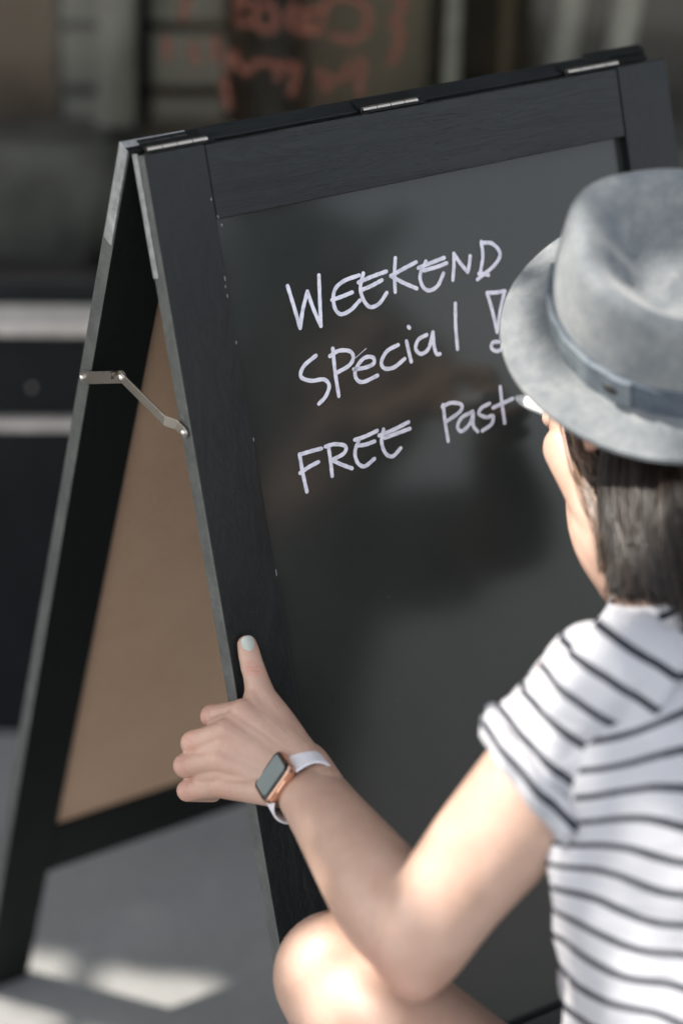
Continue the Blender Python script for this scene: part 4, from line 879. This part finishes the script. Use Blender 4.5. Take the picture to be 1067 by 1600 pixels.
v, f = join(lp); plink('trunk', v, f, M_BARK, tree, org=TB)
SD = np.array(SUN_DIR)
GAPS = [((0.2464, -0.2598, 0.9268), 0.045), ((0.2503, -0.3635, 1.1117), 0.04), ((0.1837, -0.3553, 1.0535), 0.036), ((0.2074, -0.3325, 1.0935), 0.03), ((0.2662, -0.3848, 1.0948), 0.02), ((0.2861, -0.2164, 1.0812), 0.02), ((0.089, -0.4751, 0.8918), 0.042), ((0.049, -0.4957, 0.8597), 0.032), ((0.123, -0.4608, 0.9077), 0.03), ((0.0227, -0.503, 0.7768), 0.03), ((-0.0142, -0.4999, 0.7423), 0.025), ((-0.0555, -0.3854, 0.5996), 0.028), ((0.0454, -0.6542, 0.7767), 0.035), ((0.0243, -0.6678, 0.7326), 0.04), ((0.0682, -0.6466, 0.813), 0.022), ((0.205, -0.4241, 0.9455), 0.03), ((0.2207, -0.3362, 0.9075), 0.03), ((0.2219, -0.4488, 0.9242), 0.02), ((0.3426, -0.1726, 0.898), 0.05), ((0.2411, -0.2925, 0.9124), 0.03), ((-0.007, -0.0588, 1.0622), 0.02), ((0.0021, 0.0044, 1.1292), 0.028), ((-0.0133, -0.006, 1.0962), 0.022), ((-0.0251, 0.0028, 1.0328), 0.012), ((0.3199, -0.139, 0.8948), 0.03), ((0.4336, 0.5223, 0), 0.05), ((0.0669, 0.4121, 0), 0.026), ((0.0774, 0.3998, 0), 0.026), ((0.088, 0.3874, 0), 0.026), ((0.0985, 0.3751, 0), 0.026), ((0.1089, 0.3629, 0), 0.026), ((0.1194, 0.3506, 0), 0.026), ((0.1298, 0.3385, 0), 0.026), ((0.1402, 0.3263, 0), 0.026), ((0.1505, 0.3142, 0), 0.026), ((0.1608, 0.3021, 0), 0.026), ((0.1712, 0.29, 0), 0.026), ((0.1814, 0.278, 0), 0.026), ((0.1917, 0.266, 0), 0.026), ((0.2019, 0.254, 0), 0.026), ((0.2121, 0.2421, 0), 0.026), ((0.2222, 0.2302, 0), 0.026), ((0.2324, 0.2183, 0), 0.026), ((0.2425, 0.2064, 0), 0.026), ((0.2526, 0.1946, 0), 0.026), ((0.2626, 0.1829, 0), 0.026), ((0.1283, 0.3122, 0), 0.02), ((0.1431, 0.2929, 0), 0.02), ((0.1578, 0.2738, 0), 0.02), ((0.1724, 0.2547, 0), 0.02), ((0.187, 0.2357, 0), 0.02), ((0.2015, 0.2168, 0), 0.02), ((-0.0193, 0.3623, 0), 0.03), ((-0.0077, 0.3446, 0), 0.03), ((0.0038, 0.327, 0), 0.03), ((0.0153, 0.3094, 0), 0.03), ((0.0267, 0.2919, 0), 0.03), ((0.0381, 0.2746, 0), 0.03), ((0.0494, 0.2573, 0), 0.03)]  # sun patch targets: leaves are left out along their sun lines
GP = np.array([g[0] for g in GAPS]); GRD = np.array([g[1] for g in GAPS])
rs = np.random.RandomState(5)
def leaves(n):
    out = []
    P = rs.normal(size=(n*2, 3)); P /= np.linalg.norm(P, axis=1)[:, None]; P *= (rs.rand(n*2)**(1/3))[:, None]; P = TC + P*np.array((2.2, 2.4, 0.80))
    fd = (P-np.array((*(0.2628, 0.8836), 0)))@np.array((*(-0.515, -0.8572), 0)); P = P[(fd > .12) | (P[:,2] > 3.6)]
    d = P[:,None,:]-GP[None]; t = d@SD; dist = np.linalg.norm(d - t[...,None]*SD, axis=2)
    return P[(dist > GRD[None]+0.022).all(1)][:n]
LP = leaves(32000)
P = np.array((-1.98, 2.28, 4.05)) + rs.normal(size=(16000,3))*np.array((.45,.45,.13)); P = P[P[:,2] > 3.5]  # extra leaves added to shade the ground behind the sign
d = P[:,None,:]-GP[None]; t = d@SD; dist = np.linalg.norm(d - t[...,None]*SD, axis=2); nbig = len(LP); LP = np.vstack([LP, P[(dist > GRD[None]+0.010).all(1)]])
nl = len(LP); ax = rs.normal(size=(nl,3)); ax[:,2] *= .5; ax /= np.linalg.norm(ax, axis=1)[:,None]; up3 = rs.normal(size=(nl,3))*.5+np.array((0,0,1)); bx = np.cross(up3, ax); bx /= np.linalg.norm(bx, axis=1)[:,None]
sz = rs.uniform(.030,.048, nl)[:,None]; sz[nbig:] *= .5
V = np.stack([LP-ax*sz, LP-ax*sz*.1+bx*sz*.55, LP+ax*sz, LP-ax*sz*.1-bx*sz*.55], 1).reshape(-1,3)
F = [(4*i,4*i+1,4*i+2,4*i+3) for i in range(nl)]
o = plink('crown', V, F, M_LEAF, tree, smooth=False, org=TB); o['kind'] = 'stuff'
